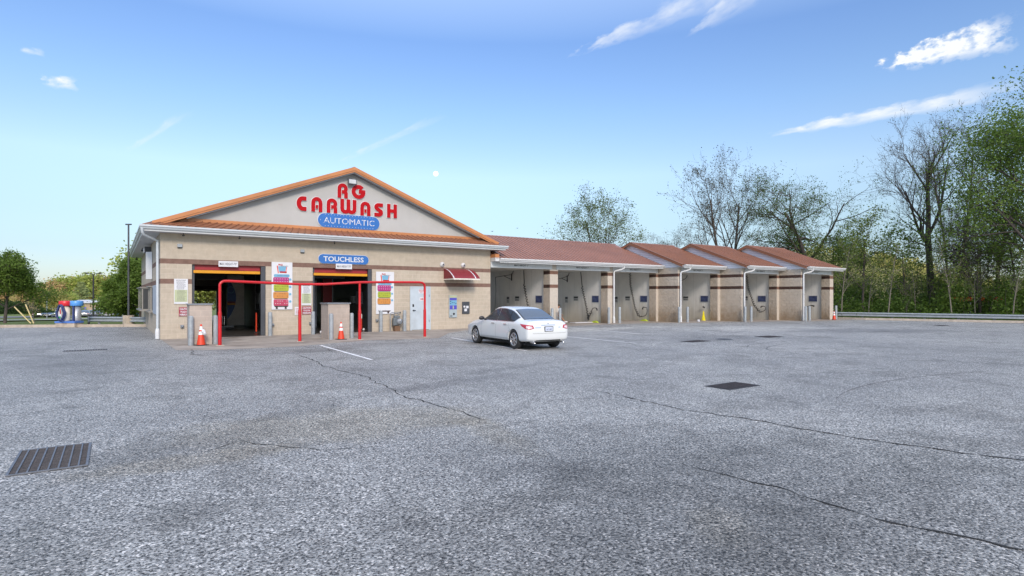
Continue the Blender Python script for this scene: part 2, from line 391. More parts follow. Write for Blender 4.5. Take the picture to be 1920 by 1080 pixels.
F_spring = foliage_mat('leaf_spring', (.07, .11, .018), (.19, .25, .045)); F_yel = foliage_mat('leaf_yellow', (.34, .34, .09), (.58, .52, .18))
F_tan = foliage_mat('leaf_tan', (.48, .34, .16), (.66, .50, .24)); F_bud = foliage_mat('leaf_bud', (.055, .06, .03), (.11, .11, .055))
F_fresh = foliage_mat('leaf_fresh', (.07, .13, .018), (.19, .28, .05)); F_lit = foliage_mat('leaf_lit', (.26, .34, .07), (.50, .54, .14)); F_con = foliage_mat('leaf_conifer', (.22, .27, .11), (.36, .40, .16))
M_bark = mat('bark', (.075, .062, .052), .95, var=.35, scale=4, bump=.5); M_barkp = mat('bark_pale', (.17, .15, .12), .9, var=.25, scale=5)
def grass_mat():
    t = NT('grass'); n = t.noise(1.2, 6, .7); n2 = t.noise(.02, 4); n3 = t.noise(25, 4, .7)
    c = t.mix(t.mapr(n, .3, .7), c4((.05, .09, .015)), c4((.12, .17, .03))); c = t.mix(t.mapr(n2, .4, .6, 0, .5), c, c4((.19, .19, .05)))
    c = t.mix(t.mapr(n3, .4, .7, 0, .5), c, c4((.16, .19, .05)))
    t.col(c); t.b.inputs['Roughness'].default_value = .95; t.bump(t.noise(30, 4, .7), .8, .05); MATS['grass'] = t.m; return t.m
M_grass = grass_mat()
M_road = mat('road_surface', (.34, .34, .34), .9, var=.06, scale=.2)
# ------------------------------------------------------------------ ground
LOT = [(-60, -70), (58, -70), (52, -30), (46.8, -15.1), (44.0, -6.8), (43.6, 30), (14, 30), (0.6, 30), (0.6, 11.7), (-1.0, 12.5), (-6.3, 15.3), (-9.0, 16.7), (-60, 43.5)]
def tz(x, y):
    tab = [(-100, 0.1), (14, .1), (22, .03), (47, -.75), (104, -2.1), (160, -3.3), (247, -5), (900, -6), (9000, -8)]
    z = tab[-1][1]
    for (a, za), (b, zb) in zip(tab, tab[1:]):
        if y <= b: z = za+(zb-za)*max(0, (y-a)/(b-a)); break
    k = min(1, max(0, (x-14)/30)); return z*(1-k)+.1*k
def densify(P, st):
    o = []
    for (a, b) in zip(P, P[1:]+P[:1]):
        a, b = Vector(a), Vector(b); n = max(1, int((b-a).length/st))
        o += [a+(b-a)*i/n for i in range(n)]
    return o
lp = densify(LOT, 4.0); nl = len(lp)
pts = [Vector((p.x, p.y)) for p in lp]
rnd = random.Random(3)
for r_, n_ in ((90, 26), (140, 30), (220, 30), (400, 26), (900, 24), (2500, 20)):
    for i in range(n_):
        q = 2*math.pi*(i+rnd.random()*.4)/n_; pts.append(Vector((math.cos(q)*r_, math.sin(q)*r_)))
for y in (18, 22, 30, 40, 52, 66, 80): 
    for x in range(-90, 60, 9):
        if y > 34 or x < -2: pts.append(Vector((x+rnd.random(), y+rnd.random())))
vo, eo, fo, _, _, _ = geometry.delaunay_2d_cdt(pts, [(i, (i+1) % nl) for i in range(nl)], [], 0, 1e-4)
def inpoly(p, P):
    c = False; n = len(P)
    for i in range(n):
        (x0, y0), (x1, y1) = P[i], P[(i+1) % n]
        if (y0 > p[1]) != (y1 > p[1]) and p[0] < (x1-x0)*(p[1]-y0)/(y1-y0)+x0: c = not c
    return c
mb = MB(); keep = []
for f in fo:
    c = sum((vo[i] for i in f), Vector((0, 0)))/len(f)
    if not inpoly(c, LOT): keep.append(tuple(f))
mb.add([(v.x, v.y, tz(v.x, v.y)) for v in vo], keep)
o = mb.build('ground', M_grass); tag(o, kind='structure', label='green and yellow grass ground beyond the kerbs', cat='ground')
mb = MB(); mb.add([(x, y, 0.0) for x, y in LOT], [tuple(range(len(LOT)))])
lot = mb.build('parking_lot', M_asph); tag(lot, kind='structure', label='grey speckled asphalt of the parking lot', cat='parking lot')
# kerb
def ribbonkerb(P, wd=.15, h=.15):
    m = MB()
    for a, b in zip(P, P[1:]):
        a, b = Vector((*a, 0)), Vector((*b, 0)); t = (b-a).normalized(); n = Vector((-t.y, t.x, 0))*wd
        k = max(1, int((b-a).length/3)); 
        for i in range(k):
            p, q = a+(b-a)*i/k, a+(b-a)*(i+1)/k-t*.012
            m.add([p-n*.1, q-n*.1, q+n, p+n, p+Vector((0, 0, h)), q+Vector((0, 0, h)), q+n+Vector((0, 0, h)), p+n+Vector((0, 0, h))], [(0,3,2,1),(4,5,6,7),(0,1,5,4),(1,2,6,5),(2,3,7,6),(3,0,4,7)])
    return m
o = ribbonkerb([(-60, 43.5), (-9, 16.7), (-6.3, 15.3), (-1.0, 12.5), (.6, 11.7)][::-1], .15).build('kerb', M_concl); tag(o, kind='structure', label='weathered concrete kerb along the grass on the left', cat='kerb')
o = ribbonkerb([(58, -70), (52, -30), (46.8, -15.1), (44.0, -6.8), (43.6, 28)][::-1], .15).build('kerb', M_concl); tag(o, kind='structure', label='concrete kerb below the guardrail by the woods', cat='kerb')
# island nose at far left
mb = MB(); mb.prism([(-14, 13.5), (-7.2, 13.7), (-6.75, 14.6), (-7.0, 15.7), (-9, 16.8), (-16, 20.6)], 'z', 0, .20); o = mb.build('kerb', M_concl); tag(o, kind='structure', label='dark worn kerb island under the green tree at far left', cat='kerb')
# concrete aprons
def slab(P, z=.004): return [(x, y, z) for x, y in P]
mb = MB()
P = [(0.02, -.0), (0.1, -5.7), (0.9, -6.3), (2.4, -6.5), (3.6, -6.45), (5.5, -5.7), (6.7, -5.2), (8.4, -5.6), (9.5, -5.7), (10.6, -4.2), (11.5, -2.9), (13.2, -1.6), (15.6, -1.0), (15.66, 0)]
mb.add(slab(P), [tuple(range(len(P)))]); o = mb.build('apron', M_conc); tag(o, kind='structure', label='stained concrete apron before the automatic wash bays', cat='pavement')
mb = MB()
P = [(15.66, 0), (15.66, -1.0), (19, -1.3), (24, -1.25), (27.5, -1.4), (28.6, -2.6), (33, -3.0), (33.6, -4.3), (37.8, -4.7), (38.4, -6.0), (43.4, -6.3), (43.4, 8), (15.66, 8)]
mb.add(slab(P), [tuple(range(len(P)))]); o = mb.build('apron', M_conc); tag(o, kind='structure', label='stained concrete floor and apron of the open wash bays', cat='pavement')
mb = MB(); mb.add(slab([(.2, .0), (15.4, .0), (15.4, 18.5), (.2, 18.5)], .006), [(0, 1, 2, 3)]); 
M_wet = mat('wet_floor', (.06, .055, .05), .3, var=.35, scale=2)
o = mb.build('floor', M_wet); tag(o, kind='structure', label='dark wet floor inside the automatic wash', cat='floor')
# cracks: jagged dark slits running across the lot
M_crack = mat('crack', (.016, .016, .016), .95, var=.3)
def crack(P, w0, seed, jit=.055):
    r = random.Random(seed); m = MB(); pts = []
    for a, b in zip(P, P[1:]):
        a, b = Vector(a), Vector(b); n = max(2, int((b-a).length/.12)); 
        for i in range(n): pts.append(a+(b-a)*i/n)
    pts.append(Vector(P[-1])); off = 0; vs = []; fs = []; n = len(pts)
    for i, p in enumerate(pts):
        t = (pts[min(i+1, n-1)]-pts[max(i-1, 0)]).normalized(); nn = Vector((-t.y, t.x))
        off += r.uniform(-jit, jit); off *= .93
        ww = w0*(r.uniform(.2, 1.35))*min(1, i/6+.2, (n-1-i)/6+.2)
        q = p+nn*off; vs += [(q.x+nn.x*ww, q.y+nn.y*ww, .005), (q.x-nn.x*ww, q.y-nn.y*ww, .005)]
    fs = [(2*i, 2*i+1, 2*i+3, 2*i+2) for i in range(n-1)]
    m.add(vs, fs); return m
cr = [([(2.9, -9.2), (2.78, -10.6), (2.6, -17.3), (2.75, -20.3)], .013, 'thin crack running from the wash apron towards the middle of the lot'),
      ([(5.7, -19.2), (5.6, -20.5), (5.75, -23), (6.15, -25.3), (6.2, -27)], .016, 'long crack in the asphalt nearer the square drain cover'),
      ([(3.2, -23.2), (3.3, -25.0), (3.42, -25.9), (3.6, -27.5)], .012, 'dark crack in the asphalt at the lower right corner'),
      ([(13.0, -13.6), (14.8, -11.2), (19.5, -13.2), (24, -14)], .012, 'faint crack behind the white sedan'),
      ([(-.9, -19.9), (-.3, -19.6), (.3, -20.6), (.9, -20.9)], .008, 'short crack right of the near drain grate'),
      ([(.5, -5.7), (.35, -7.6), (.75, -8.3)], .02, 'short crack from the apron corner'),
      ([(3.8, -6.6), (4.2, -8.2), (3.9, -9.4)], .01, 'thin crack before the red clearance bar')]
for i, (P, w_, lb) in enumerate(cr):
    tag(crack(P, w_, i).build('crack', M_crack), kind='structure', label=lb, cat='crack')
M_tm = mat('tyre_mark', (.13, .13, .135), .9, var=.25, scale=9)
def arc(P, w_, n=40):
    a, b, c = [Vector((*p, 0)) for p in P]; pts = [a*(1-t)**2+b*2*t*(1-t)+c*t*t for t in [i/n for i in range(n+1)]]
    m = MB(); vs = []
    for i, p in enumerate(pts):
        t = (pts[min(i+1, n)]-pts[max(i-1, 0)]).normalized(); nn = Vector((-t.y, t.x, 0)); ww = w_*math.sin(math.pi*min(1, max(.03, i/n)))**.4*(0.7+.3*math.sin(i*1.7))
        vs += [p+nn*ww+Vector((0, 0, .004)), p-nn*ww+Vector((0, 0, .004))]
    m.add(vs, [(2*i, 2*i+1, 2*i+3, 2*i+2) for i in range(n)]); return m
for P, w_, lb in [([(8.4, -22.2), (11.0, -21.2), (15.2, -22.4)], .022, 'curved tyre mark right of the square drain cover'),
              ([(20.5, -15.3), (14.6, -15.4), (15.5, -18.2)], .03, 'hooked tyre mark beyond the square drain cover'),
              ([(22.5, -14.8), (15, -14.2), (16.0, -16.7)], .03, 'inner hooked tyre mark beyond the square drain cover')]:
    tag(arc(P, w_).build('tyre_mark', M_tm), kind='structure', label=lb, cat='tyre mark')
# painted stall lines
M_line = mat('line_paint', (.74, .74, .73), .7, var=.2, scale=5, dirt=(.4, .4, .39, .7))
for (a, b, lb) in [((4.45, -6.5), (4.22, -12.0), 'white stall line left of the apron middle'), ((10.05, -5.8), (9.2, -12.3), 'white stall line along the left wheels of the white sedan'),
               ((14.66, -3.2), (14.25, -12.2), 'white stall line right of the white sedan'), ((19.2, -2.4), (18.4, -8.6), 'worn white stall line before the second open bay'),
               ((23.6, -2.6), (22.9, -8.4), 'worn white stall line before the third open bay'), ((28.2, -3.4), (27.5, -9), 'worn white stall line before the fourth open bay'),
               ((41.2, -6.9), (45.2, -13), 'faded white stall line near the guardrail')]:
    a, b = Vector((*a, 0)), Vector((*b, 0)); t = (b-a).normalized(); n = Vector((-t.y, t.x, 0))*.05; m = MB(); k = 26
    vs = []
    for i in range(k+1):
        p = a+(b-a)*i/k; j = rnd.uniform(.75, 1.1); vs += [p+n*j+Vector((0, 0, .0045)), p-n*j+Vector((0, 0, .0045))]
    m.add(vs, [(2*i, 2*i+1, 2*i+3, 2*i+2) for i in range(k) if rnd.random() > .08]); tag(m.build('stall_line', M_line), kind='structure', label=lb, cat='marking')
# drain grates
M_pit = mat('pit', (.006, .006, .007), .9)
M_iron = mat('cast_iron', (.16, .17, .19), .55, .5, var=.25, scale=12)
M_rust = mat('grate_inner', (.075, .068, .066), .8, .1, var=.35, scale=15)
def grate(x0, x1, y0, y1, nb, label, along='x', group=None, fine=True):
    g = thing('drain_grate', label, 'drain grate', ((x0+x1)/2, (y0+y1)/2, 0), group=group)
    m = MB(); m.box(x0, x1, y0, y1, .001, .005); m.build('pit', M_pit, g)
    m = MB(); e = .022
    m.box(x0, x0+e, y0, y1, .005, .016); m.box(x1-e, x1, y0, y1, .005, .016); m.box(x0+e, x1-e, y0, y0+e, .005, .016); m.box(x0+e, x1-e, y1-e, y1, .005, .016)
    m.build('frame', M_iron, g)
    m = MB()
    for i in range(1, nb):
        if along == 'x': x = x0+(x1-x0)*i/nb; m.box(x-.007, x+.007, y0+e, y1-e, .0055, .018)
        else: y = y0+(y1-y0)*i/nb; m.box(x0+e, x1-e, y-.008, y+.008, .0055, .018)
    m.build('bar', M_iron, g)
    if fine:
        m = MB(); 
        if along == 'x':
            n = int((y1-y0)/.028)
            for i in range(1, n): y = y0+(y1-y0)*i/n; m.box(x0+e, x1-e, y-.006, y+.006, .0055, .011)
        else:
            n = int((x1-x0)/.03)
            for i in range(1, n): x = x0+(x1-x0)*i/n; m.box(x-.005, x+.005, y0+e, y1-e, .0055, .011)
        m.build('cross_bar', M_rust, g)
    return g
grate(-2.42, -1.78, -19.83, -18.73, 8, 'large barred drain grate in the asphalt at lower left', 'x')
M_save = M_iron
grate(-2.85, -1.7, -4.4, -4.0, 17, 'long narrow slotted drain grate left of the building corner', 'x', fine=False)
def cover(x0, x1, y0, y1, label, rough=True):
    g = thing('drain_cover', label, 'drain cover', ((x0+x1)/2, (y0+y1)/2, 0))
    m = MB(); m.box(x0, x1, y0, y1, .001, .008); m.build('rim', M_blk, g)
    m = MB(); nx, ny = max(3, int((x1-x0)/.045)), max(3, int((y1-y0)/.045)); 
    for i in range(nx): 
        x = x0+.03+(x1-x0-.06)*(i+.5)/nx; m.box(x-.010, x+.010, y0+.03, y1-.03, .009, .012)
    for j in range(ny):
        y = y0+.03+(y1-y0-.06)*(j+.5)/ny; m.box(x0+.03, x1-.03, y-.006, y+.006, .009, .0135)
    m.build('grid', mat('cover_dark', (.035, .03, .032), .8, .1, var=.3, scale=10), g)
cover(7.75, 8.72, -20.62, -20.06, 'dark square drain cover right of centre in the lot')
cover(16.3, 17.4, -13.1, -12.5, 'dark drain cover left of two others before the bays')
cover(21.0, 22.1, -13.3, -12.6, 'dark drain cover right of two others before the bays')
m = MB(); m.lathe([(0, .008), (.33, .008), (.35, .001)], (18.7, -12.75, 0), 20); tag(m.build('manhole_cover', M_blk), 'small round dark manhole cover between two drain covers', 'manhole cover')
cover(38.2, 39.2, -13.6, -13.1, 'dark drain cover near the guardrail')

# ------------------------------------------------------------------ main building
B = thing('car_wash_building', 'tan block automatic car wash building with brown bands and orange trimmed gable', 'car wash', (0, 0, 0))
W = 15.67; D = 18.0
m = MB()
for a, b in ((0, 1.12), (3.97, 6.0), (8.84, W)): m.box(a, b, 0, .2, 0, 3.048)
m.box(0, W, 0, .2, 3.049, 4.30)
m.box(0, .2, .201, D-.2, 0, 4.30); m.box(W-.2, W, .201, D-.2, 0, 4.30)
for a, b in ((0, 1.3), (4.4, 5.9), (9.0, W)): m.box(a, b, D-.2, D, 0, 2.1)
m.box(0, W, D-.2, D, 2.101, 4.30)
m.build('wall', M_block, B)
m = MB(); m.box(5.0, 5.15, .25, D-.25, 0, 4.19); m.box(9.62, 9.77, .25, D-.25, 0, 4.19); m.box(.22, .28, .25, D-.25, 0, 4.19)
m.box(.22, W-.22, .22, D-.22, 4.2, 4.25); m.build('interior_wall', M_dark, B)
# roof
SL = (7.80-4.52)/(7.83+.66)
def ribbed(mb, A, B_, C, D_, pitch=.305, h=.04, wd=.034, m=0):
    A, B_, C, D_ = map(Vector, (A, B_, C, D_)); n = (B_-A).cross(D_-A).normalized()
    if n.z < 0: n = -n
    Lg = (B_-A).length; k = int(Lg/pitch); prof = [(0, 0)]
    for i in range(1, k):
        t = i*pitch; prof += [(t-wd, 0), (t-wd*.5, h), (t+wd*.5, h), (t+wd, 0)]
    prof.append((Lg, 0)); vs = []
    for t, z in prof:
        q = t/Lg; vs += [A+(B_-A)*q+n*z, D_+(C-D_)*q+n*z]
    mb.add(vs, [(2*i, 2*i+2, 2*i+3, 2*i+1) for i in range(len(prof)-1)], m)
    mb.add([A-n*.05, B_-n*.05, C-n*.05, D_-n*.05], [(0, 1, 2, 3)], m)
m = MB()
ribbed(m, (-.68, -.36, 4.52), (-.68, 18.4, 4.52), (7.83, 18.4, 7.80), (7.83, -.36, 7.80))
ribbed(m, (16.34, -.36, 4.52), (16.34, 18.4, 4.52), (7.83, 18.4, 7.80), (7.83, -.36, 7.80))
roof = m.build('roof', M_roof, B, fix=False)
m = MB(); m.prism([(7.58, 7.735), (7.83, 7.85), (8.08, 7.735), (7.83, 7.82)], 'y', -.37, 18.4); m.build('ridge_cap', M_dgrey, roof)
m = MB(); ribbed(m, (-.66, -.70, 4.50), (16.3, -.70, 4.50), (15.5, -.021, 4.81), (.14, -.021, 4.81)); m.build('pent_roof', M_roof, B, fix=False)
m = MB(); m.box(.6, 15.1, -.05, -.005, 4.80, 4.935); m.build('flashing', M_orange, B)
# rake boards with a lower lip
def rake(mb, y0, y1, dz0, dz1, xa=-.30, xb=15.96):
    f = lambda x: 7.80-SL*abs(x-7.83)
    mb.prism([(xa, f(xa)+dz0), (xa, f(xa)+dz1), (7.83, f(7.83)+dz1), (7.83, f(7.83)+dz0)], 'y', y0, y1)
    mb.prism([(xb, f(xb)+dz0), (xb, f(xb)+dz1), (7.83, f(7.83)+dz1), (7.83, f(7.83)+dz0)], 'y', y0, y1)
m = MB(); rake(m, -.42, -.36, -.13, .035); rake(m, -.395, -.355, -.205, -.134); m.build('rake_board', M_orange, B)
m = MB(); rake(m, -.35, -.02, -.255, -.21, .9, 14.76); m.build('rake_soffit', M_mgrey, B)
m = MB(); m.prism([(.2, 4.75), (7.83, 7.80-.16), (15.46, 4.75)], 'y', -.018, .06); m.build('gable_panel', M_stucco, B)
GP = [(0, 4.355), (-.07, 4.355), (-.10, 4.42), (-.135, 4.44), (-.135, 4.505), (-.02, 4.505), (-.02, 4.49), (0, 4.49)]
m = MB(); m.prism([(-.58+a, b) for a, b in GP], 'x', -.70, 16.42); m.build('gutter', M_gutter, B)
m = MB(); m.prism([(-.58+a, b) for a, b in GP], 'y', -.58, 18.4); m.build('gutter', M_gutter, B); m = MB(); m.prism([(16.3-a, b) for a, b in GP], 'y', -.58, 18.4); m.build('gutter', M_gutter, B)
m = MB(); m.box(-.58, 16.3, -.58, -.56, 4.275, 4.355); m.box(-.58, -.56, -.56, 18.4, 4.275, 4.355); m.box(16.28, 16.3, -.56, 18.4, 4.275, 4.355); m.build('fascia', M_white, B)
m = MB(); m.box(-.56, 16.28, -.56, 0, 4.28, 4.31); m.box(-.56, -.003, .001, 18.4, 4.28, 4.31); m.build('soffit', M_soffit, B)
m = MB(); m.box(16.28, 15.673, .001, 18.4, 4.28, 4.31); m.build('soffit', M_soffit, B)
# downspout on the left corner
def downspout(parent, pts, x, y, zb, ztop, r=.05, boot=True, mtl=None):
    m = MB(); m.tube(pts+[(x, y, ztop), (x, y, .5), (x, y, .02 if not boot else .3)], r, 8); d = m.build('downspout', mtl or M_gutter, parent)
    if boot:
        m = MB(); m.lathe([(.001, .44), (.055, .44), (.075, .38), (.085, .30), (.085, .02)], (x, y, 0), 12); m.build('boot', M_white, d)
downspout(B, [(-.64, -.64, 4.38), (-.63, -.62, 4.22), (-.58, -.52, 4.12), (-.30, -.20, 4.02), (-.10, .03, 3.96), (-.09, .06, 3.85)], -.09, .06, 0, 3.0)
# tunnel door tracks, headers
for a, b in ((1.12, 3.97), (6.0, 8.84)):
    d = MB(); d.box(a+.02, b-.2, .16, .19, 2.83, 3.047); dr = d.build('roll_up_door', M_redbar, B)
    d = MB(); d.box(a+.06, b-.22, .05, .13, 2.695, 2.815, bev=.008); d.build('bottom_bar', M_yel, dr)
    d = MB(); d.box(b-.19, b-.003, .03, .19, 0, 3.046); d.build('door_track', M_dgrey, dr); d = MB(); d.box(a+.002, a+.10, .10, .19, 0, 3.046); d.build('door_track', M_dgrey, dr)
# steel door
dr = MB(); dr.box(10.93, 11.88, -.035, -.004, .03, 2.17); dr = dr.build('door', M_door, B)
m = MB(); m.box(10.83, 10.925, -.05, -.004, 0, 2.235); m.box(11.885, 11.98, -.05, -.004, 0, 2.235); m.box(10.925, 11.885, -.05, -.004, 2.175, 2.235); m.build('frame', M_door, dr)
m = MB(); m.lathe([(0, -.11), (.03, -.11), (.03, -.04)], (11.0, 0, 1.02), 10, 'y'); m.box(10.97, 11.12, -.10, -.08, 1.0, 1.03); m.build('handle', M_blk, dr); m = MB(); m.box(10.96, 11.04, -.055, -.036, 1.20, 1.33); m.build('lock', M_blk, dr)
m = MB(); m.box(11.885, 11.91, -.062, -.051, .4, .52); m.build('hinge', M_mgrey, dr); m = MB(); m.box(11.885, 11.91, -.062, -.051, 1.7, 1.82); m.build('hinge', M_mgrey, dr)
# left wall openings
m = MB(); m.box(-.035, -.004, 1.75, 4.6, .95, 2.22, m=0); m.build('wall_panel', mat('blue_grey_panel', (.36, .40, .47), .5, var=.05), B)
def sidewin(y0, y1, out, z0, z1):
    m = MB(); m.box(-out, -.004, y0, y1, z0, z0+.05); m.box(-out, -.004, y0, y1, z1-.05, z1)
    n = 3
    for i in range(n+1):
        y = y0+(y1-y0-.05)*i/n; m.box(-out, -out+.05, y, y+.05, z0+.051, z1-.051)
    m.box(-out-.08, -.004, y0-.06, y1+.06, z1, z1+.05); m.box(-out-.10, -.004, y0-.06, y1+.06, z0-.05, z0)
    wd = m.build('window', mat('grey_frame', (.26, .25, .23), .5), B)
    g = MB(); g.box(-out+.015, -out+.03, y0+.02, y1-.02, z0+.05, z1-.05); g.box(-out+.04, -.01, y0+.005, y0+.02, z0+.05, z1-.05); g.build('pane', mat('window_dark', (.05, .055, .06), .2), wd)
sidewin(5.0, 7.2, .10, 1.02, 2.17); sidewin(8.4, 13.5, .32, 1.02, 2.17)

# ------------------------------------------------------------------ open bay wing
Wg = thing('wash_bay_wing', 'row of six open self wash bays stepping forward, brown metal roofs and stone piers', 'wash bays', (W, 0, 0))
def pier(x0, x1, y0, y1, name='pier'):
    m = MB()
    vs = [(x0,y0,0),(x1,y0,0),(x1,y1,0),(x0,y1,0),(x0,y0,3.665),(x1,y0,3.665),(x1,y1,3.665),(x0,y1,3.665)]
    m.add(vs, [(0,1,5,4)], 0); m.add(vs, [(1,2,6,5)], 0); m.add(vs, [(2,3,7,6),(3,0,4,7)], 1); m.add(vs, [(4,5,6,7)], 0)
    return m.build(name, [M_front, M_split], Wg, fix=False)
OPEN = [(15.67, 19.86, 0), (20.48, 24.58, 0), (25.17, 29.13, 0), (29.72, 33.59, -1.69), (34.27, 38.18, -3.38), (38.81, 42.48, -5.0)]
pier(19.86, 20.48, 0, .62); pier(24.58, 25.17, 0, .62); pier(29.13, 29.348, 0, .62)
pier(29.35, 29.72, -1.69, .62); pier(33.59, 33.898, -1.69, -1.07); pier(33.9, 34.27, -3.38, -1.07)
pier(38.18, 38.488, -3.38, -2.76); pier(38.49, 38.81, -5.0, -2.76); pier(42.48, 42.99, -5.0, -4.38)
def iwall(x0, x1, y0, y1):
    m = MB(); m.box(x0, x1, y0, y1, 0, 3.60); m.build('partition_wall', M_bay, Wg)
iwall(19.98, 20.36, .621, 8.2); iwall(24.68, 25.07, .621, 8.2); iwall(29.23, 29.62, .621, 8.2); iwall(33.70, 34.16, -1.069, 6.6); iwall(38.3, 38.70, -2.759, 4.9); iwall(42.6, 42.89, -4.379, 3.3)
for i, (a, b, y) in enumerate(OPEN):
    m = MB(); m.box(a-(.14 if i in (1, 2) else -.003), b+.15, y-.045, y+.08, 3.335, 3.66); hd = m.build('header_beam', M_header, Wg)
    m = MB(); m.box(a-(.115 if i else 0), b+.115, y+.081, y+8.2, 3.405, 3.44); m.build('ceiling', M_grey, Wg)
# roofs
BS = .382
def bayroof(x0, x1, y, gable, gx):
    e = y-.52; rz = 3.83+BS*4.67
    m = MB(); ribbed(m, (x0, e, 3.83), (x1, e, 3.83), (x1, y+4.15, rz), (x0, y+4.15, rz), pitch=.305 if not gable else .305)
    ribbed(m, (x0, y+8.82, 3.83), (x1, y+8.82, 3.83), (x1, y+4.15, rz), (x0, y+4.15, rz))
    if not gable: m.add([(15.7, 1.9, 4.752), (15.7, 4.15, rz), (13.5, 4.15, rz)], [(0, 1, 2)]); m.add([(15.7, 6.4, 4.752), (15.7, 4.15, rz), (13.5, 4.15, rz)], [(0, 1, 2)])
    rf = m.build('roof', M_roofm if not gable else M_roof, Wg, fix=False)
    m = MB(); m.prism([(y+4.15-.16, rz-.045), (y+4.15, rz+.035), (y+4.15+.16, rz-.045), (y+4.15, rz+.01)], 'x', x0, x1); m.build('ridge_cap', M_roofm, rf)
    m = MB(); m.prism([(e+.02+a, b-.675) for a, b in GP], 'x', gx, x1+.12); m.build('gutter', M_white, Wg)
    m = MB(); m.box(gx+.02, x1, e+.02, e+.04, 3.60, 3.68); m.box(gx+.02, x1, e+.04, y-.046, 3.661, 3.68); m.build('fascia', M_white, Wg)
    if gable:
        # siding gable wall, its bottom reaching out to the eave, and the brown rake trim
        m = MB(); m.prism([(e+.03, 3.665), (e+.03, 3.76), (y+4.15, rz-.09), (y+8.7, 3.76), (y+8.7, 3.665)], 'x', x0+.20, x0+.235); m.build('siding', M_siding, Wg)
        m = MB(); dd = .17
        for sgn in (1, -1):
            ye = e if sgn == 1 else y+8.82
            m.prism([(ye, 3.83-dd), (ye, 3.84), (y+4.15, rz+.02), (y+4.15, rz-dd)], 'x', x0-.02, x0+.015)
            m.prism([(ye, 3.825), (ye, 3.85), (y+4.15, rz+.035), (y+4.15, rz+.005)], 'x', x0-.02, x0+.12)
        m.build('rake_trim', M_roof, rf)
        m = MB()
        for sgn in (1, -1):
            ye = e+.03 if sgn == 1 else y+8.79
            m.prism([(ye, 3.75), (ye, 3.77), (y+4.15, rz-.055), (y+4.15, rz-.075)], 'x', x0+.015, x0+.20)
        m.build('rake_soffit', M_soffit, rf)
    return rf
bayroof(15.7, 29.33, 0, False, 15.95)
m = MB(); m.box(15.675, 15.93, -.5, .4, 3.86, 4.05); m.build('end_trim', M_orange, Wg)
m = MB(); m.box(15.675, 15.94, -.5, -.02, 3.66, 3.855); m.build('end_fascia', M_white, Wg)
bayroof(29.15, 33.88, -1.69, True, 29.37); bayroof(33.70, 38.47, -3.38, True, 33.92); bayroof(38.29, 43.5, -5.0, True, 38.51)
for (x, y, gx) in ((25.02, -.12, 25.55), (29.50, -1.80, 30.0), (34.05, -3.50, 34.6), (38.62, -5.12, 39.15)):
    downspout(Wg, [(gx, y-.40, 3.70), (gx, y-.39, 3.55), (gx-.15, y-.30, 3.46), (x+.05, y-.02, 3.36), (x, y, 3.28)], x, y, 0, 2.5, .055, mtl=M_white)
# text helper ------------------------------------------------
def text_geo(s, size=1.0, bold=0.0, ext=0.0, font_sp=1.0):
    cu = bpy.data.curves.new('t', 'FONT'); cu.body = s; cu.size = size; cu.extrude = ext; cu.offset = bold; cu.align_x = 'CENTER'; cu.align_y = 'CENTER'; cu.space_character = font_sp; cu.resolution_u = 3
    ob = bpy.data.objects.new('t', cu); COL.objects.link(ob); dg = bpy.context.evaluated_depsgraph_get(); me = bpy.data.meshes.new_from_object(ob.evaluated_get(dg))
    vs = [v.co.copy() for v in me.vertices]; fs = [tuple(p.vertices) for p in me.polygons]
    bpy.data.objects.remove(ob); bpy.data.curves.remove(cu); bpy.data.meshes.remove(me); return vs, fs
def text(mb, s, cx, cz, y, width=None, height=None, bold=0.0, ext=0.004, m=0, face='y', sp=1.0):
    """lettering on a wall facing -y (face 'y': cx is x, y is depth) or facing -x (face 'x': cx is y, y is x)"""
    vs, fs = text_geo(s, 1.0, bold, 0, sp)
    if not vs: return
    x0 = min(v.x for v in vs); x1 = max(v.x for v in vs); y0 = min(v.y for v in vs); y1 = max(v.y for v in vs)
    sy = height/(y1-y0) if height else width/(x1-x0); sx = width/(x1-x0) if width else sy
    P = [((v.x-(x0+x1)/2)*sx, (v.y-(y0+y1)/2)*sy) for v in vs]
    if face == 'y': mb.add([(cx+a, y, cz+b) for a, b in P], fs, m)
    else: mb.add([(y, cx-a, cz+b) for a, b in P], fs, m)
for i, (a, b, y) in enumerate(OPEN):
    m = MB(); text(m, "MAX HEIGHT 7'", (17.75, 22.4, 27.05, 31.4, 36.1, 40.4)[i], 3.50, y-.048, width=1.0, height=.11, bold=.02); m.build('lettering', M_blk, [c for c in Wg.children if c.name.startswith('header_beam')][i])
# ------------------------------------------------------------------ gable lettering
def ribbon(mb, pts, w, y0, y1, m=0, ends=(0, 0)):
    """flat stroke of width w along 2D points, extruded between y0 (front) and y1"""
    P = [Vector(p) for p in pts]; n = len(P); Lf = []; Rt = []
    for i, p in enumerate(P):
        t0 = (P[i]-P[i-1]).normalized() if i > 0 else None; t1 = (P[i+1]-P[i]).normalized() if i < n-1 else None
        if t0 is None: t = t1; k = 1; p = p-t*ends[0]
        elif t1 is None: t = t0; k = 1; p = p+t*ends[1]
        else:
            t = (t0+t1).normalized(); k = 1/max(.35, t.dot(t0))
        nn = Vector((-t.y, t.x))*w/2*k; Lf.append(p+nn); Rt.append(p-nn)
    for i in range(n-1):
        q = [Lf[i], Lf[i+1], Rt[i+1], Rt[i]]
        vs = [(a.x, y0, a.y) for a in q]+[(a.x, y1, a.y) for a in q]
        fs = [(0, 1, 2, 3), (0, 4, 5, 1), (3, 2, 6, 7)]
        if i == 0: fs.append((0, 3, 7, 4))
        if i == n-2: fs.append((1, 5, 6, 2))
        mb.add(vs, fs, m)
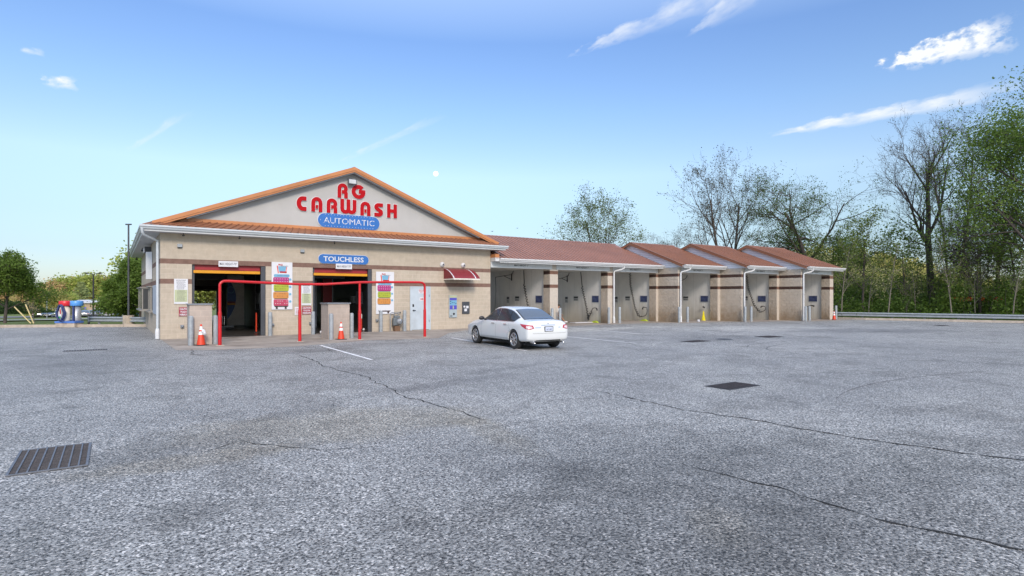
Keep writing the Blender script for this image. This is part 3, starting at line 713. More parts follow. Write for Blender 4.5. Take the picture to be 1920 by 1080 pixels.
def arcp(cx, cy, rx, ry, a0, a1, n=10):
    return [(cx+rx*math.cos(R(a0+(a1-a0)*i/n)), cy+ry*math.sin(R(a0+(a1-a0)*i/n))) for i in range(n+1)]
def glyph(ch, w, h, s):
    """heavy rounded letter as strokes in a w x h box, stroke width s"""
    q = s/2
    if ch == 'C': return [[(w, h-q)]+arcp(w*.62, h/2, w*.62-q, h/2-q, 90, 270, 14)+[(w, q)]]
    if ch == 'G': return [arcp(w*.5, h/2, w*.5-q, h/2-q, 42, 335, 20)+[(w-q, h*.56)], [(w*.99, h*.52), (w*.52, h*.52)]]
    if ch in 'A': return [[(q, 0), (q, h*.5)]+arcp(w/2, h*.6, w/2-q, h*.4-q, 180, 0, 10)[1:]+[(w-q, h*.5), (w-q, 0)], [(w*.4, h*.34), (w*.6, h*.34)]]
    if ch == 'R': return [[(q, 0), (q, h*.5)]+arcp(w/2, h*.64, w/2-q, h*.36-q, 180, 0, 10)[1:]+[(w-q*1.15, h*.55), (w-q*1.5, h*.45), (w-q, h*.33), (w-q, 0)], [(w*.42, h*.42), (w*.6, h*.42)]]
    if ch == 'W': 
        a = (w-s)/4
        return [[(q, h), (q, h*.4)]+arcp(q+a, h*.32, a, h*.32-q, 180, 360, 8)[1:]+[(q+2*a, h)], [(q+2*a, h*.4)]+arcp(q+3*a, h*.32, a, h*.32-q, 180, 360, 8)[1:]+[(w-q, h)]]
    if ch == 'S': return [[(w, h-q)]+arcp(w*.5, h*.70, w*.5-q, h*.30-q, 90, 225, 8)+arcp(w*.5, h*.30, w*.5-q, h*.30-q, 45, -90, 8)+[(0, q)]]
    if ch == 'H': return [[(q, 0), (q, h)], [(w-q, 0), (w-q, h)], [(q, h*.5), (w-q, h*.5)]]
LET = [('R', 7.13, 7.61, 6.37, 7.06), ('G', 7.80, 8.48, 6.40, 7.07), ('C', 5.27, 5.70, 5.61, 6.27), ('A', 5.92, 6.42, 5.62, 6.30), ('R', 6.62, 7.11, 5.62, 6.30), ('W', 7.26, 8.03, 5.64, 6.33), ('A', 8.23, 8.73, 5.62, 6.30), ('S', 8.93, 9.37, 5.63, 6.29), ('H', 9.59, 10.10, 5.62, 6.30)]
def word(idx, name, label):
    t = thing(name, label, 'sign', (7.7, -.05, 5.6))
    for k in idx:
        ch, x0, x1, z0, z1 = LET[k]; w_, h_ = x1-x0, z1-z0; s = {'G': .185, 'W': .175, 'S': .18, 'C': .19, 'H': .17}.get(ch, .168)
        m = MB(); mo = MB()
        for j, st in enumerate(glyph(ch, w_, h_, s)):
            st = [(a+x0, b+z0) for a, b in st]
            ribbon(m, st, s, -.085-.0015*j, -.04); ribbon(mo, st, s+.05, -.045-.0012*j, -.019, ends=(.025, .025))
        le = m.build('letter', M_redt, t); mo.build('outline', M_wsign, le)
    return t
word((0, 1), 'letter_sign', 'big red RG letters at the top of the gable')
word(range(2, 9), 'letter_sign', 'big red CARWASH letters across the gable')
def pill(x0, x1, zc, h, y0, y1, name, label, border=.025, dz=0):
    t = thing(name, label, 'sign', ((x0+x1)/2, y1, zc))
    def P(b):
        r = h/2+b; a = arcp(x1-h/2, zc, r, r, -90, 90, 14)+arcp(x0+h/2, zc, r, r, 90, 270, 14); return a
    m = MB(); m.prism(P(0), 'y', y0, y1); m.build('panel', M_blue, t)
    m = MB(); m.prism(P(border), 'y', (y0+y1)/2, y1+.002); m.build('border', M_wsign, t)
    return t
au = pill(6.22, 9.19, 5.27, .64, -.075, -.021, 'oval_sign', 'long blue oval sign reading AUTOMATIC in white bulbs')
m = MB(); text(m, 'AUTOMATIC', 7.70, 5.27, -.079, width=2.45, height=.27, bold=-.004)
# white tube lettering broken into dashes: narrow blue gaps across the strokes
m.build('lettering', M_wsign, au)
m = MB()
for i in range(34):
    x = 6.42+i*.0775; 
    if i % 2: m.box(x, x+.022, -.0835, -.0795, 5.12, 5.42)
m.build('gap', M_blue, au)
m = MB()
for i in range(17):
    x = 6.55+i*(2.3/16)
    for z in (5.535, 5.005): m.lathe([(0, -.088), (.014, -.084), (.016, -.076)], (x, 0, z), 8, 'y')
m.lathe([(0, -.088), (.014, -.084), (.016, -.076)], (6.33, 0, 5.27), 8, 'y'); m.build('bulb', M_wsign, au)
tl = pill(6.25, 8.64, 3.475, .42, -.06, -.003, 'oval_sign', 'blue oval sign reading TOUCHLESS above the right tunnel opening', .018)
m = MB(); text(m, 'TOUCHLESS', 7.43, 3.475, -.063, width=1.92, height=.235, bold=.018); m.build('lettering', M_wsign, tl)
def flatsign(name, label, x0, x1, z0, z1, y=-.03, mt=None, cat='sign', loc=None):
    t = thing(name, label, cat, ((x0+x1)/2, 0, z0)); m = MB(); m.box(x0, x1, y, -.003, z0, z1); m.build('panel', mt or M_wsign, t); return t
def lines(t, x0, x1, z0, z1, n, y, seed=1, h=.012, mt=None):
    r = random.Random(seed); m = MB()
    for i in range(n):
        z = z1-(z1-z0)*(i+.5)/n; a = x0+r.random()*.02; b = x1-r.random()*(x1-x0)*.35
        while a < b: 
            l = r.uniform(.02, .07); m.box(a, min(b, a+l), y, y+.002, z-h/2, z+h/2); a += l+.012
    m.build('print', mt or M_ink, t)
s = flatsign('height_sign', 'small white MAX HEIGHT sign over the left tunnel opening', 2.10, 2.85, 2.98, 3.22, -.05)
m = MB(); text(m, "MAX HEIGHT-7'0\"", 2.475, 3.10, -.054, width=.66, height=.11, bold=.012); m.build('lettering', M_ink, s)
s = flatsign('height_sign', 'small white MAX HEIGHT sign just below the blue TOUCHLESS sign', 7.05, 7.82, 3.02, 3.265, -.07)
m = MB(); text(m, "MAX HEIGHT 7'0\"", 7.435, 3.14, -.074, width=.66, height=.11, bold=.012); m.build('lettering', M_ink, s)
def instr(x0, x1, z0, z1, label, k):
    s = flatsign('instruction_sign', label, x0, x1, z0, z1, -.03)
    m = MB(); zm = z0+(z1-z0)*.56; m.box(x0+.02, x1-.02, -.034, -.0305, z0+.08, zm); m.build('lower_field', M_paleyel, s)
    m = MB(); text(m, 'INSTRUCTIONS', (x0+x1)/2, z1-.06, -.036, width=(x1-x0)*.7, height=.035, bold=.02); text(m, 'ATTENTION', (x0+x1)/2, zm-.05, -.038, width=(x1-x0)*.55, height=.035, bold=.02); m.build('lettering', M_ink, s)
    lines(s, x0+.08, x1-.04, zm+.01, z1-.1, 9, -.033, k); lines(s, x0+.1, x1-.04, z0+.10, zm-.09, 8, -.037, k+1)
instr(.48, .97, 1.42, 2.44, 'white and yellow instruction sign left of the left tunnel opening', 3)
instr(5.49, 5.93, 1.33, 2.27, 'white and yellow instruction sign between the two tunnel openings', 5)
M_mar = mat('sign_maroon', (.30, .03, .05), .5)
def caution(x0, x1, z0, z1, label):
    s = flatsign('caution_sign', label, x0, x1, z0, z1, -.03, M_mar); m = MB()
    for i, tx in enumerate(('CAUTION', 'FOLD IN', 'MIRRORS')): text(m, tx, (x0+x1)/2, z1-.07-i*.115, -.034, width=(x1-x0)*(.86, .7, .86)[i], height=.082, bold=.03)
    m.build('lettering', M_wsign, s)
caution(.65, 1.05, .92, 1.28, 'maroon CAUTION FOLD IN MIRRORS sign behind the left block pedestal')
caution(5.52, 5.93, .91, 1.27, 'maroon CAUTION FOLD IN MIRRORS sign between the tunnel openings')
s = flatsign('notice_sign', 'small white notice beside the maroon sign behind the red post', 5.20, 5.47, .88, 1.25, -.025); lines(s, 5.23, 5.45, .9, 1.2, 5, -.028, 9, .02, M_redt)
# menu posters with stacked coloured banners
def rrect(x0, x1, z0, z1, r=.06, n=4):
    return arcp(x1-r, z0+r, r, r, -90, 0, n)+arcp(x1-r, z1-r, r, r, 0, 90, n)+arcp(x0+r, z1-r, r, r, 90, 180, n)+arcp(x0+r, z0+r, r, r, 180, 270, n)
def poster(x0, z0, w_, h_, cols, label, cart=True):
    t = thing('menu_poster', label, 'poster', (x0+w_/2, 0, z0)); m = MB(); m.box(x0, x0+w_, -.045, -.003, z0, z0+h_); m.build('board', M_wsign, t)
    X = lambda a: x0+a*w_; Z = lambda b: z0+b*h_
    # bucket shaped emblem with the red letters
    m = MB(); m.prism([(X(.36), Z(.79)), (X(.64), Z(.79)), (X(.70), Z(.91)), (X(.30), Z(.91))], 'y', -.050, -.046); m.build('emblem', M_lblue, t)
    m = MB(); m.prism([(X(.29), Z(.765)), (X(.335), Z(.765)), (X(.29), Z(.925)), (X(.24), Z(.925))], 'y', -.0515, -.0465); m.prism([(X(.66), Z(.77)), (X(.69), Z(.77)), (X(.73), Z(.90)), (X(.70), Z(.90))], 'y', -.0515, -.0465); m.build('emblem_side', M_cone, t)
    m = MB(); text(m, 'RG', X(.42), Z(.945), -.049, width=w_*.2, height=.07, bold=.04); m.prism(rrect(X(.38), X(.72), Z(.775), Z(.805), .012), 'y', -.054, -.0505); m.build('lettering', M_redt, t)
    m = MB(); text(m, 'CARWASH', X(.58), Z(.918), -.0525, width=w_*.42, height=.045, bold=.02); m.build('lettering', M_mgrey, t)
    m = MB(); m.prism(rrect(X(.10), X(.86), Z(.685), Z(.745), .05), 'y', -.050, -.046); m.build('cloud_band', M_lblue, t)
    m = MB(); text(m, 'CHOOSE A WASH', X(.5), Z(.712), -.0535, width=w_*.5, height=.035, bold=.02); m.build('lettering', M_ink, t)
    tops = [.68, .525, .37, .215]; hh = .135
    for i, c in enumerate(cols):
        a, b = (.07+.02*(i % 2)), (.83-.01*i); zt = tops[i]
        m = MB(); m.prism(rrect(X(a), X(b), Z(zt-hh), Z(zt), .05), 'y', -.052-.001*i, -.0455); bn = m.build('banner', c, t)
        m = MB(); 
        for rr_ in range(2):
            for q in range(6):
                if (rr_+q+i) % 4 == 3 and i: continue
                cx, cz = X(a+.09+q*(b-a-.16)/5), Z(zt-.035-rr_*.052); m.prism(arcp(cx, cz, .017, .017, 0, 315, 7), 'y', -.058, -.0535-.001*i)
        m.build('mark', M_wsign if i in (0, 3) else M_brown, bn)
        m = MB(); m.prism([(X(a+.02), Z(zt-hh-.012)), (X(b-.04), Z(zt-hh-.012)), (X(b-.06), Z(zt-hh-.001)), (X(a+.08), Z(zt-hh-.001))], 'y', -.0545, -.0455); m.build('banner_edge', M_brown, bn)
        m = MB(); m.prism(arcp(X(.885), Z(zt-.045), .055, .055, 0, 340, 12), 'y', -.0565, -.046); m.build('price_disc', M_lblue, bn)
    if cart:
        m = MB(); m.prism([(X(.16), Z(.055)), (X(.76), Z(.055)), (X(.82), Z(.082)), (X(.10), Z(.082))], 'y', -.051, -.0455)
        for q in (.19, .62): m.prism([(X(q), Z(.012)), (X(q+.1), Z(.012)), (X(q+.1), Z(.054)), (X(q), Z(.054))], 'y', -.051, -.0455)
        m.build('cart', M_brown, t)
poster(4.21, 1.14, .88, 2.11, [M_pink, M_lime, M_amber, M_rose], 'tall white menu poster with four coloured banners between the tunnel openings')
poster(9.03, .86, .93, 2.08, [M_pink, M_lime, M_amber], 'tall white menu poster with three coloured banners left of the gas meter')
# floodlight at the gable peak, wall fittings
t = thing('floodlight', 'grey floodlight above the RG letters at the gable peak', 'floodlight', (7.77, -.02, 7.0)); m = MB(); m.box(7.56, 7.98, -.30, -.20, 7.02, 7.29, bev=.015); m.box(7.74, 7.80, -.20, -.02, 7.14, 7.19); m.build('housing', M_dgrey, t); m = MB(); m.box(7.60, 7.94, -.306, -.3005, 7.06, 7.25); m.build('lens', mat('lens', (.5, .52, .52), .2), t)
for x, lb in ((.68, 'small grey louvred vent high on the wall near the left corner'), (5.53, 'small grey louvred vent above the wall between the tunnel openings')):
    t = thing('wall_vent', lb, 'vent', (x, 0, 3.7)); m = MB(); m.box(x-.09, x+.09, -.07, -.003, 3.73, 3.86, bev=.01); m.build('hood', M_galv, t); m = MB(); m.box(x-.08, x+.08, -.06, -.003, 3.695, 3.729); m.build('louvre', M_blk, t)
for x, z, lb in ((.76, .5, 'small grey bell box low on the wall by the left block pedestal'), (4.25, .47, 'small grey bell box low on the wall below the left poster'), (6.04-.15, .49, 'small grey bell box low on the wall left of the right tunnel opening'), (9.07, .55, 'small grey box low on the wall below the right poster')):
    m = MB(); m.box(x-.06, x+.06, -.09, -.003, z-.06, z+.06, bev=.01); m.lathe([(0, -.12), (.04, -.115), (.045, -.09)], (x+.01, 0, z), 12, 'y'); tag(m.build('bell_box', M_mgrey), lb, 'electrical box')
for x, lb in ((.78, 'small dark security camera under the eave at the left corner'), (2.86, 'small security camera under the eave above the left opening'), (6.9, 'small security camera under the eave left of centre')):
    t = thing('security_camera', lb, 'camera', (x, -.3, 4.2)); m = MB(); m.tube([(x, -.3, 4.279), (x, -.3, 4.22)], .015, 6); m.tube([(x+.04, -.24, 4.20), (x-.02, -.38, 4.17)], .03, 8); m.build('body', M_blk, t)
for x, lb in ((16.7, 'white dome camera under the eave of the first open bay'), (21.2, 'white dome camera under the eave of the second open bay')):
    m = MB(); m.lathe([(.001, 3.56), (.03, 3.57), (.045, 3.60), (.045, 3.66)], (x, -.25, 0), 12); tag(m.build('dome_camera', M_white), lb, 'camera')
for x, lb in ((12.66, 'left of two white round wall lamps over the maroon awning'), (13.92, 'right of two white round wall lamps over the maroon awning')):
    t = thing('wall_lamp', lb, 'lamp', (x, 0, 3.4)); m = MB(); m.lathe([(.13, -.003), (.13, -.05), (.10, -.09), (.05, -.10), (.05, -.16), (.001, -.17)], (x, 0, 3.40), 18, 'y'); m.build('shade', M_white, t); m = MB(); m.lathe([(.04, -.171), (.001, -.19)], (x, 0, 3.40), 12, 'y'); m.build('bulb', M_dgrey, t)
# awning
t = thing('awning', 'curved maroon awning with white stripes over the pay machine', 'awning', (13.5, 0, 2.6))
PR = [(0, 3.18), (-.22, 3.15), (-.50, 3.05), (-.76, 2.90), (-.96, 2.76), (-1.05, 2.64)]
m = MB(); x0, x1 = 12.76, 14.36
for (a, b) in zip(PR, PR[1:]): m.add([(x0, a[0], a[1]), (x1, a[0], a[1]), (x1, b[0], b[1]), (x0, b[0], b[1])], [(0, 1, 2, 3)])
for x in (x0, x1): m.add([(x, 0, 2.64)]+[(x, a, b) for a, b in PR], [tuple(range(len(PR)+1))])
m.build('canvas', M_maroon, t, fix=False)
m = MB()
for x in (x0+.02, x1-.28, x0+.36 if 0 else x1-.10):
    if x == x1-.10: continue
    for (a, b) in zip(PR, PR[1:]): m.add([(x, a[0]-.004, a[1]+.004), (x+.055, a[0]-.004, a[1]+.004), (x+.055, b[0]-.004, b[1]+.004), (x, b[0]-.004, b[1]+.004)], [(0, 1, 2, 3)])
m.build('stripe', M_wsign, t, fix=False)
m = MB()
n = 16
for i in range(n):
    a, b = x0+(x1-x0)*i/n, x0+(x1-x0)*(i+1)/n; m.add([(a, -1.055, 2.655), (b, -1.055, 2.655), (b, -1.055, 2.60), ((a+b)/2, -1.055, 2.575), (a, -1.055, 2.60)], [(0, 1, 2, 3, 4)])
for i in range(9):
    a, b = -1.05*i/9, -1.05*(i+1)/9; m.add([(x0-.003, a, 2.645), (x0-.003, b, 2.645), (x0-.003, b, 2.60), (x0-.003, (a+b)/2, 2.58), (x0-.003, a, 2.60)], [(0, 1, 2, 3, 4)])
m.build('valance', mat('valance_cream', (.66, .62, .55), .7), t, fix=False)
# payment machines
t = thing('payment_machine', 'tall blue and grey payment machine with a dollar sign below the awning', 'payment machine', (13.29, 0, .61))
m = MB(); m.box(13.06, 13.52, -.07, -.003, .61, 1.79, bev=.01); m.build('body', mat('machine_grey', (.38, .44, .46), .4, .2), t)
for a, b, mt_, nm in ((1.66, 1.77, M_paleyel, 'header'), (1.52, 1.65, M_purple, 'band'), (1.26, 1.51, M_lblue, 'keypad'), (1.04, 1.25, M_purple, 'band')):
    m = MB(); m.box(13.08, 13.50, -.078, -.071, a, b); m.build(nm, mt_, t)
m = MB(); text(m, '$', 13.29, 1.145, -.081, width=.09, height=.18, bold=.04); m.build('lettering', M_paleyel, t)
m = MB()
for x, z in ((13.12, 1.46), (13.12, 1.35), (13.22, 1.39), (13.33, 1.39), (13.44, 1.36)): m.box(x-.02, x+.03, -.084, -.079, z-.02, z+.02)
m.lathe([(0, -.10), (.05, -.095), (.06, -.071)], (13.33, 0, .80), 14, 'y'); m.box(13.10, 13.24, -.076, -.071, .67, .71); m.build('slot', M_blk, t)
t = thing('vending_box', 'small black wall box with three white stickers right of the payment machine', 'wall box', (14.08, 0, .79))
m = MB(); m.box(13.86, 14.31, -.05, -.003, .79, 1.44, bev=.008); m.build('body', M_dgrey, t)
m = MB(); m.box(14.09, 14.24, -.055, -.051, 1.09, 1.22); m.box(13.98, 14.14, -.055, -.051, .93, 1.07); m.lathe([(0, -.056), (.06, -.055), (.062, -.051)], (13.99, 0, 1.17), 14, 'y'); m.build('sticker', M_wsign, t)
# door stickers
s = thing('door_notice', 'red and white notice stickers and number 140 on the steel door', 'sign', (11.5, -.04, 1.9)); m = MB(); m.box(11.30, 11.60, -.042, -.036, 1.88, 2.08); m.box(11.36, 11.60, -.042, -.036, 1.50, 1.68); m.build('panel', M_wsign, s)
m = MB(); text(m, 'NOTICE', 11.45, 2.04, -.045, width=.26, height=.06, bold=.03); text(m, 'AUTHORIZED', 11.45, 1.97, -.045, width=.24, height=.035, bold=.02); text(m, 'ONLY', 11.45, 1.915, -.045, width=.16, height=.035, bold=.02); text(m, '140', 11.48, 1.59, -.045, width=.17, height=.12, bold=.03); m.build('lettering', M_redt, s)
# gas meter
t = thing('gas_meter', 'grey gas meter with pipes on a stand before the wall', 'gas meter', (10.0, -.25, 0))
m = MB(); m.lathe([(.001, -.42), (.10, -.42), (.155, -.38), (.155, -.22), (.10, -.18), (.001, -.18)], (10.12, 0, .48), 20, 'y'); m.build('diaphragm', M_mgrey, t)
m = MB(); m.box(9.80, 10.02, -.36, -.16, .30, .66, bev=.03); m.box(9.86, 10.16, -.35, -.18, .66, .76, bev=.02); m.build('body', mat('meter_grey', (.14, .16, .17), .5, .2), t)
m = MB(); m.tube([(9.70, -.2, .02), (9.70, -.2, .88), (9.78, -.2, .93), (9.90, -.2, .93), (9.92, -.22, .76)], .02, 8); m.tube([(10.10, -.22, .76), (10.10, -.2, .92), (10.24, -.2, .95), (10.28, -.1, .9), (10.28, -.02, .9)], .02, 8); m.tube([(9.92, -.25, .9), (10.10, -.25, .9)], .03, 8); m.build('pipe', M_mgrey, t)
m = MB(); m.box(9.88, 10.16, -.34, -.12, 0, .26); m.build('stand', mat('rusty_stand', (.16, .09, .05), .8), t)
m = MB(); m.lathe([(0, -.44), (.03, -.435), (.035, -.42)], (10.13, 0, .55), 10, 'y'); m.build('dial', M_wsign, t)

# ------------------------------------------------------------------ bollards, pedestals, clearance bar, cones
def bollard(x, y, h, label, r=.085, group='grey steel bollards', first=[None]):
    if first[0] is None:
        m = MB(); m.lathe([(r, 0), (r, h-.04), (r*.93, h-.012), (r*.6, h+.01), (.001, h+.016)], (0, 0, 0), 20); o = m.build('bollard', M_bol); first[0] = o
    else: o = first[0].copy(); COL.objects.link(o)
    o.location = (x, y, 0); o.rotation_euler = (0, 0, x*3); tag(o, label, 'bollard', group); return o
for a in [(.69, -3.98, 1.03, 'grey bollard at the left corner of the left block pedestal'), (1.49, -3.75, 1.03, 'grey bollard between the left block pedestal and the red post'),
          (5.60, -4.02, 1.03, 'grey bollard before the right block pedestal, left of the cone'), (6.52, -3.75, 1.03, 'grey bollard right of the right block pedestal'),
          (4.09, -.30, 1.03, 'grey bollard at the right jamb of the left tunnel opening'), (5.93, -.32, 1.03, 'grey bollard at the left jamb of the right tunnel opening'),
          (9.12, -.42, 1.03, 'grey bollard before the right menu poster'), (10.37, -.40, 1.03, 'grey bollard between the gas meter and the steel door'),
          (19.68, -.45, 1.03, 'grey bollard at the first bay pier, left one'), (20.27, -.45, 1.03, 'grey bollard at the first bay pier, right one'),
          (24.30, -.40, 1.03, 'grey bollard left of the white downspout at the second bay pier'), (25.25, -.40, 1.03, 'grey bollard right of the white downspout at the second bay pier'),
          (29.10, -2.0, 1.03, 'grey bollard left of the first stepped pier downspout'), (29.95, -2.0, 1.03, 'grey bollard right of the first stepped pier downspout'),
          (33.75, -3.75, 1.03, 'grey bollard left of the second stepped pier downspout'), (34.5, -3.72, 1.03, 'grey bollard right of the second stepped pier downspout'),
          (38.35, -5.42, 1.03, 'grey bollard left of the last stepped pier downspout'), (38.98, -5.35, 1.03, 'grey bollard right of the last stepped pier downspout'),
          (43.2, -5.1, 1.03, 'grey bollard at the far right end of the wash bays')]: bollard(*a)
def pedestal(x0, x1, y0, y1, h, label):
    t = thing('block_pedestal', label, 'pedestal', ((x0+x1)/2, (y0+y1)/2, 0)); m = MB(); m.box(x0, x1, y0, y1, .004, h); m.build('block_body', M_split2, t)
    m = MB(); m.box(x0-.04, x1+.04, y0-.04, y1+.04, h+.001, h+.045, bev=.006); m.build('cap', M_mgrey, t)
M_split2 = block_mat('pedestal_block', (.41, .35, .30), (.15, .09, .07), mortar_k=.7)
pedestal(.66, 1.37, -3.85, -3.0, 1.42, 'tan block pedestal before the left tunnel opening')
pedestal(5.53, 6.40, -3.85, -2.9, 1.42, 'tan block pedestal before the right tunnel opening')
t = thing('clearance_bar', 'bright red pipe clearance bar on four posts before the tunnels', 'clearance bar', (5.4, -4.6, 0))
m = MB(); m.tube([(1.52, -4.60, 2.02), (1.52, -4.60, 2.14), (1.56, -4.6, 2.21), (1.64, -4.59, 2.26), (1.78, -4.59, 2.265), (3.06, -4.45, 2.225), (4.3, -4.36, 2.185), (5.2, -4.45, 2.195), (6.0, -4.6, 2.25), (6.55, -4.7, 2.285), (7.8, -4.74, 2.31), (9.08, -4.78, 2.32), (9.22, -4.78, 2.30), (9.31, -4.78, 2.23), (9.33, -4.78, 2.1)], .047, 14); m.build('crossbar', M_red, t)
for x, y, z in ((1.52, -4.60, 2.02), (4.3, -4.35, 2.15), (6.52, -4.70, 2.25), (9.33, -4.78, 2.1)):
    m = MB(); m.lathe([(.047, z), (.047, 1.22), (.056, 1.17), (.060, 1.14), (.060, .0)], (x, y, 0), 16); po = m.build('post', M_red, t); m = MB(); m.box(x-.13, x+.13, y-.13, y+.13, .005, .02); m.build('base_plate', M_concl, po)
def cone(x, y, label, s=1.0, rz=0.0, cloth=False):
    t = thing('traffic_cone', label, 'traffic cone', (0, 0, 0), group='orange traffic cones')
    m = MB(); m.box(-.18, .18, -.18, .18, .0, .03, bev=.01); m.build('base', M_blk, t, local=True)
    r = lambda z: .135-.108*(z-.03)/.67
    m = MB(); m.lathe([(r(.03), .03), (r(.05), .05), (r(.70), .70), (r(.70)*.8, .712), (.001, .714)], (0, 0, 0), 22); m.build('cone_body', M_cone, t, local=True)
    for a, b in ((.36, .47), (.52, .64)):
        m = MB(); m.lathe([(r(a)+.0025, a), (r(b)+.0025, b)], (0, 0, 0), 22); m.build('reflective_collar', M_refl, t, local=True)
    t.location = (x, y, 0); t.rotation_euler = (0, 0, rz); t.scale = (s, s, s); ORG[t] = Vector((x, y, 0)); return t
cone(.99, -4.14, 'orange cone with white bands before the left block pedestal', 1.05, .3)
cone(5.95, -4.16, 'orange cone with white bands before the right block pedestal', 1.0, .1)
cone(42.2, -5.45, 'orange cone at the far right end of the wash bays', .93, .5)
m = MB(); r_ = random.Random(2)
bm = bmesh.new(); bmesh.ops.create_icosphere(bm, subdivisions=3, radius=.07)
for v in bm.verts: v.co += v.normal*noise.noise(v.co*18)*.05; v.co.z *= 1.3
m.bm(bm, smooth=True, mat=Matrix.Translation((1.07, -4.24, .47))); tag(m.build('crumpled_bag', M_wsign), 'crumpled white bag caught on the left orange cone', 'bag')
# delineator posts and tunnel equipment
t = thing('marker_post', 'plain orange marker post inside the left wash tunnel', 'marker post', (4.1, 2.7, 0)); m = MB(); m.tube([(4.1, 2.7, .03), (4.1, 2.7, .94)], .035, 12); m.build('post', M_cone, t); m = MB(); m.box(3.95, 4.25, 2.55, 2.85, .006, .035); m.build('base', M_blk, t)
t = thing('marker_post', 'orange marker post with white tip inside the right wash tunnel', 'marker post', (9.05, 2.04, 0)); m = MB(); m.tube([(9.05, 2.04, .03), (9.05, 2.04, .58)], .035, 12); m.build('post', M_cone, t); m = MB(); m.tube([(9.05, 2.04, .581), (9.05, 2.04, .82)], .04, 12); m.build('tip', M_refl, t); m = MB(); m.box(8.92, 9.18, 1.91, 2.17, .006, .035); m.build('base', M_blk, t)
t = thing('wash_arch', 'white wash arch with blue panel and stripes inside the left tunnel', 'wash arch', (4.2, 9.7, 0))
m = MB(); m.box(3.85, 4.75, 9.5, 10.1, .05, 2.95, bev=.05); m.build('leg', mat('arch_white', (.62, .60, .56), .5), t)
m = MB(); m.prism([(3.84, .4), (3.84, 2.75), (4.05, 2.5), (4.22, 2.15), (4.30, 1.8), (4.30, 1.5), (4.22, 1.1), (4.05, .7)], 'y', 9.485, 9.497); m.build('panel', mat('arch_blue', (.05, .12, .34), .4), t)
for a, b, mt_ in ((1.35, 1.43, M_redbar), (1.24, 1.34, M_yel)):
    m = MB(); m.box(3.85, 4.27, 9.475, 9.483, a, b); m.build('stripe', mt_, t)
m = MB(); m.lathe([(.16, 9.482), (.20, 9.482), (.20, 9.47), (.16, 9.47), (.16, 9.482)], (4.03, 0, 2.1), 20, 'y'); m.build('emblem_ring', M_lblue, t)
m = MB(); m.box(.6, 3.84, 9.6, 10.0, 2.7, 3.0); m.box(.6, 1.0, 9.6, 10.0, .01, 2.7); m.build('frame', M_dgrey, t)
m = MB(); m.tube([(3.55, 9.2, .15), (3.55, 9.2, .55), (3.48, 9.2, .75), (3.48, 9.2, 2.1)], .05, 10); m.tube([(3.62, 9.0, .1), (3.62, 9.0, .6)], .09, 10); tag(m.build('standpipe', M_chrome), 'thin chrome standpipe beside the white wash arch', 'pipe')
m = MB(); m.box(3.05, 3.95, 8.0, 8.25, .02, .12, bev=.02); tag(m.build('guide_rail', M_wsign), 'short white wheel guide on the floor of the left tunnel', 'guide rail')
m = MB(); m.box(4.78, 4.99, 5.6, 6.5, 1.33, 1.9, bev=.02); m.tube([(4.9, 6.0, 1.33), (4.9, 6.0, .9), (4.95, 5.6, .8)], .03, 8); tag(m.build('control_box', M_mgrey), 'grey control box on the wall of the left tunnel', 'control box')
m = MB(); m.tube([(4.97, 2.0, 1.0), (4.97, 7.5, 1.0)], .015, 6); m.tube([(4.97, 7.5, 1.0), (4.97, 7.5, 3.2)], .02, 6); tag(m.build('wall_pipe', M_mgrey), 'thin pipes along the right wall of the left tunnel', 'pipe')
t = thing('wash_gantry', 'dark red gantry leg of the washer inside the right tunnel', 'wash gantry', (8.1, 5.0, 0)); m = MB(); m.box(7.95, 8.45, 5.0, 5.4, .05, 2.7, bev=.02); m.build('leg', mat('gantry_red', (.22, .015, .02), .4), t)
m = MB(); m.box(8.46, 8.52, 5.02, 5.38, .05, 2.7); m.box(7.2, 7.5, 4.6, 4.9, .05, 2.6); m.box(6.9, 6.98, 4.6, 4.9, .05, 2.6); m.box(6.0, 9.2, 5.05, 5.35, 2.71, 3.0); m.build('frame', M_mgrey, t)
m = MB(); m.box(9.40, 9.61, 3.3, 3.9, 1.30, 2.0, bev=.02); m.box(9.45, 9.61, 4.5, 4.9, 1.35, 1.75, bev=.02); tag(m.build('control_box', M_mgrey), 'grey control boxes on the wall of the right tunnel', 'control box')
m = MB(); m.tube([(9.5, 4.3, 2.6)]+bez((9.5, 4.3, 2.6), (9.4, 3.9, 2.0), (9.45, 4.1, 1.2))+bez((9.45, 4.1, 1.2), (9.4, 4.3, .5), (9.45, 4.75, 1.3)), .025, 8); tag(m.build('cable', M_blk), 'black cable looping on the wall of the right tunnel', 'cable')
m = MB(); m.tube([(9.59, 1.0, 1.62), (9.59, 8, 1.62)], .015, 6); m.tube([(9.59, 1.0, 1.52), (9.59, 8, 1.52)], .015, 6); m.tube([(9.59, .6, .62), (9.59, 8, .62)], .015, 6); tag(m.build('wall_pipe', M_blk), 'thin dark pipes along the right wall of the right tunnel', 'pipe')
for x, y, lb in ((6.35, -.1, 'small white ball at the left jamb of the right tunnel'), (8.75, .9, 'small white ball inside the right tunnel near the marker post')):
    m = MB(); m.lathe([(.001, 0), (.05, .02), (.06, .07), (.04, .12), (.001, .14)], (x, y, .01), 12); tag(m.build('guide_light', M_wsign), lb, 'guide light')
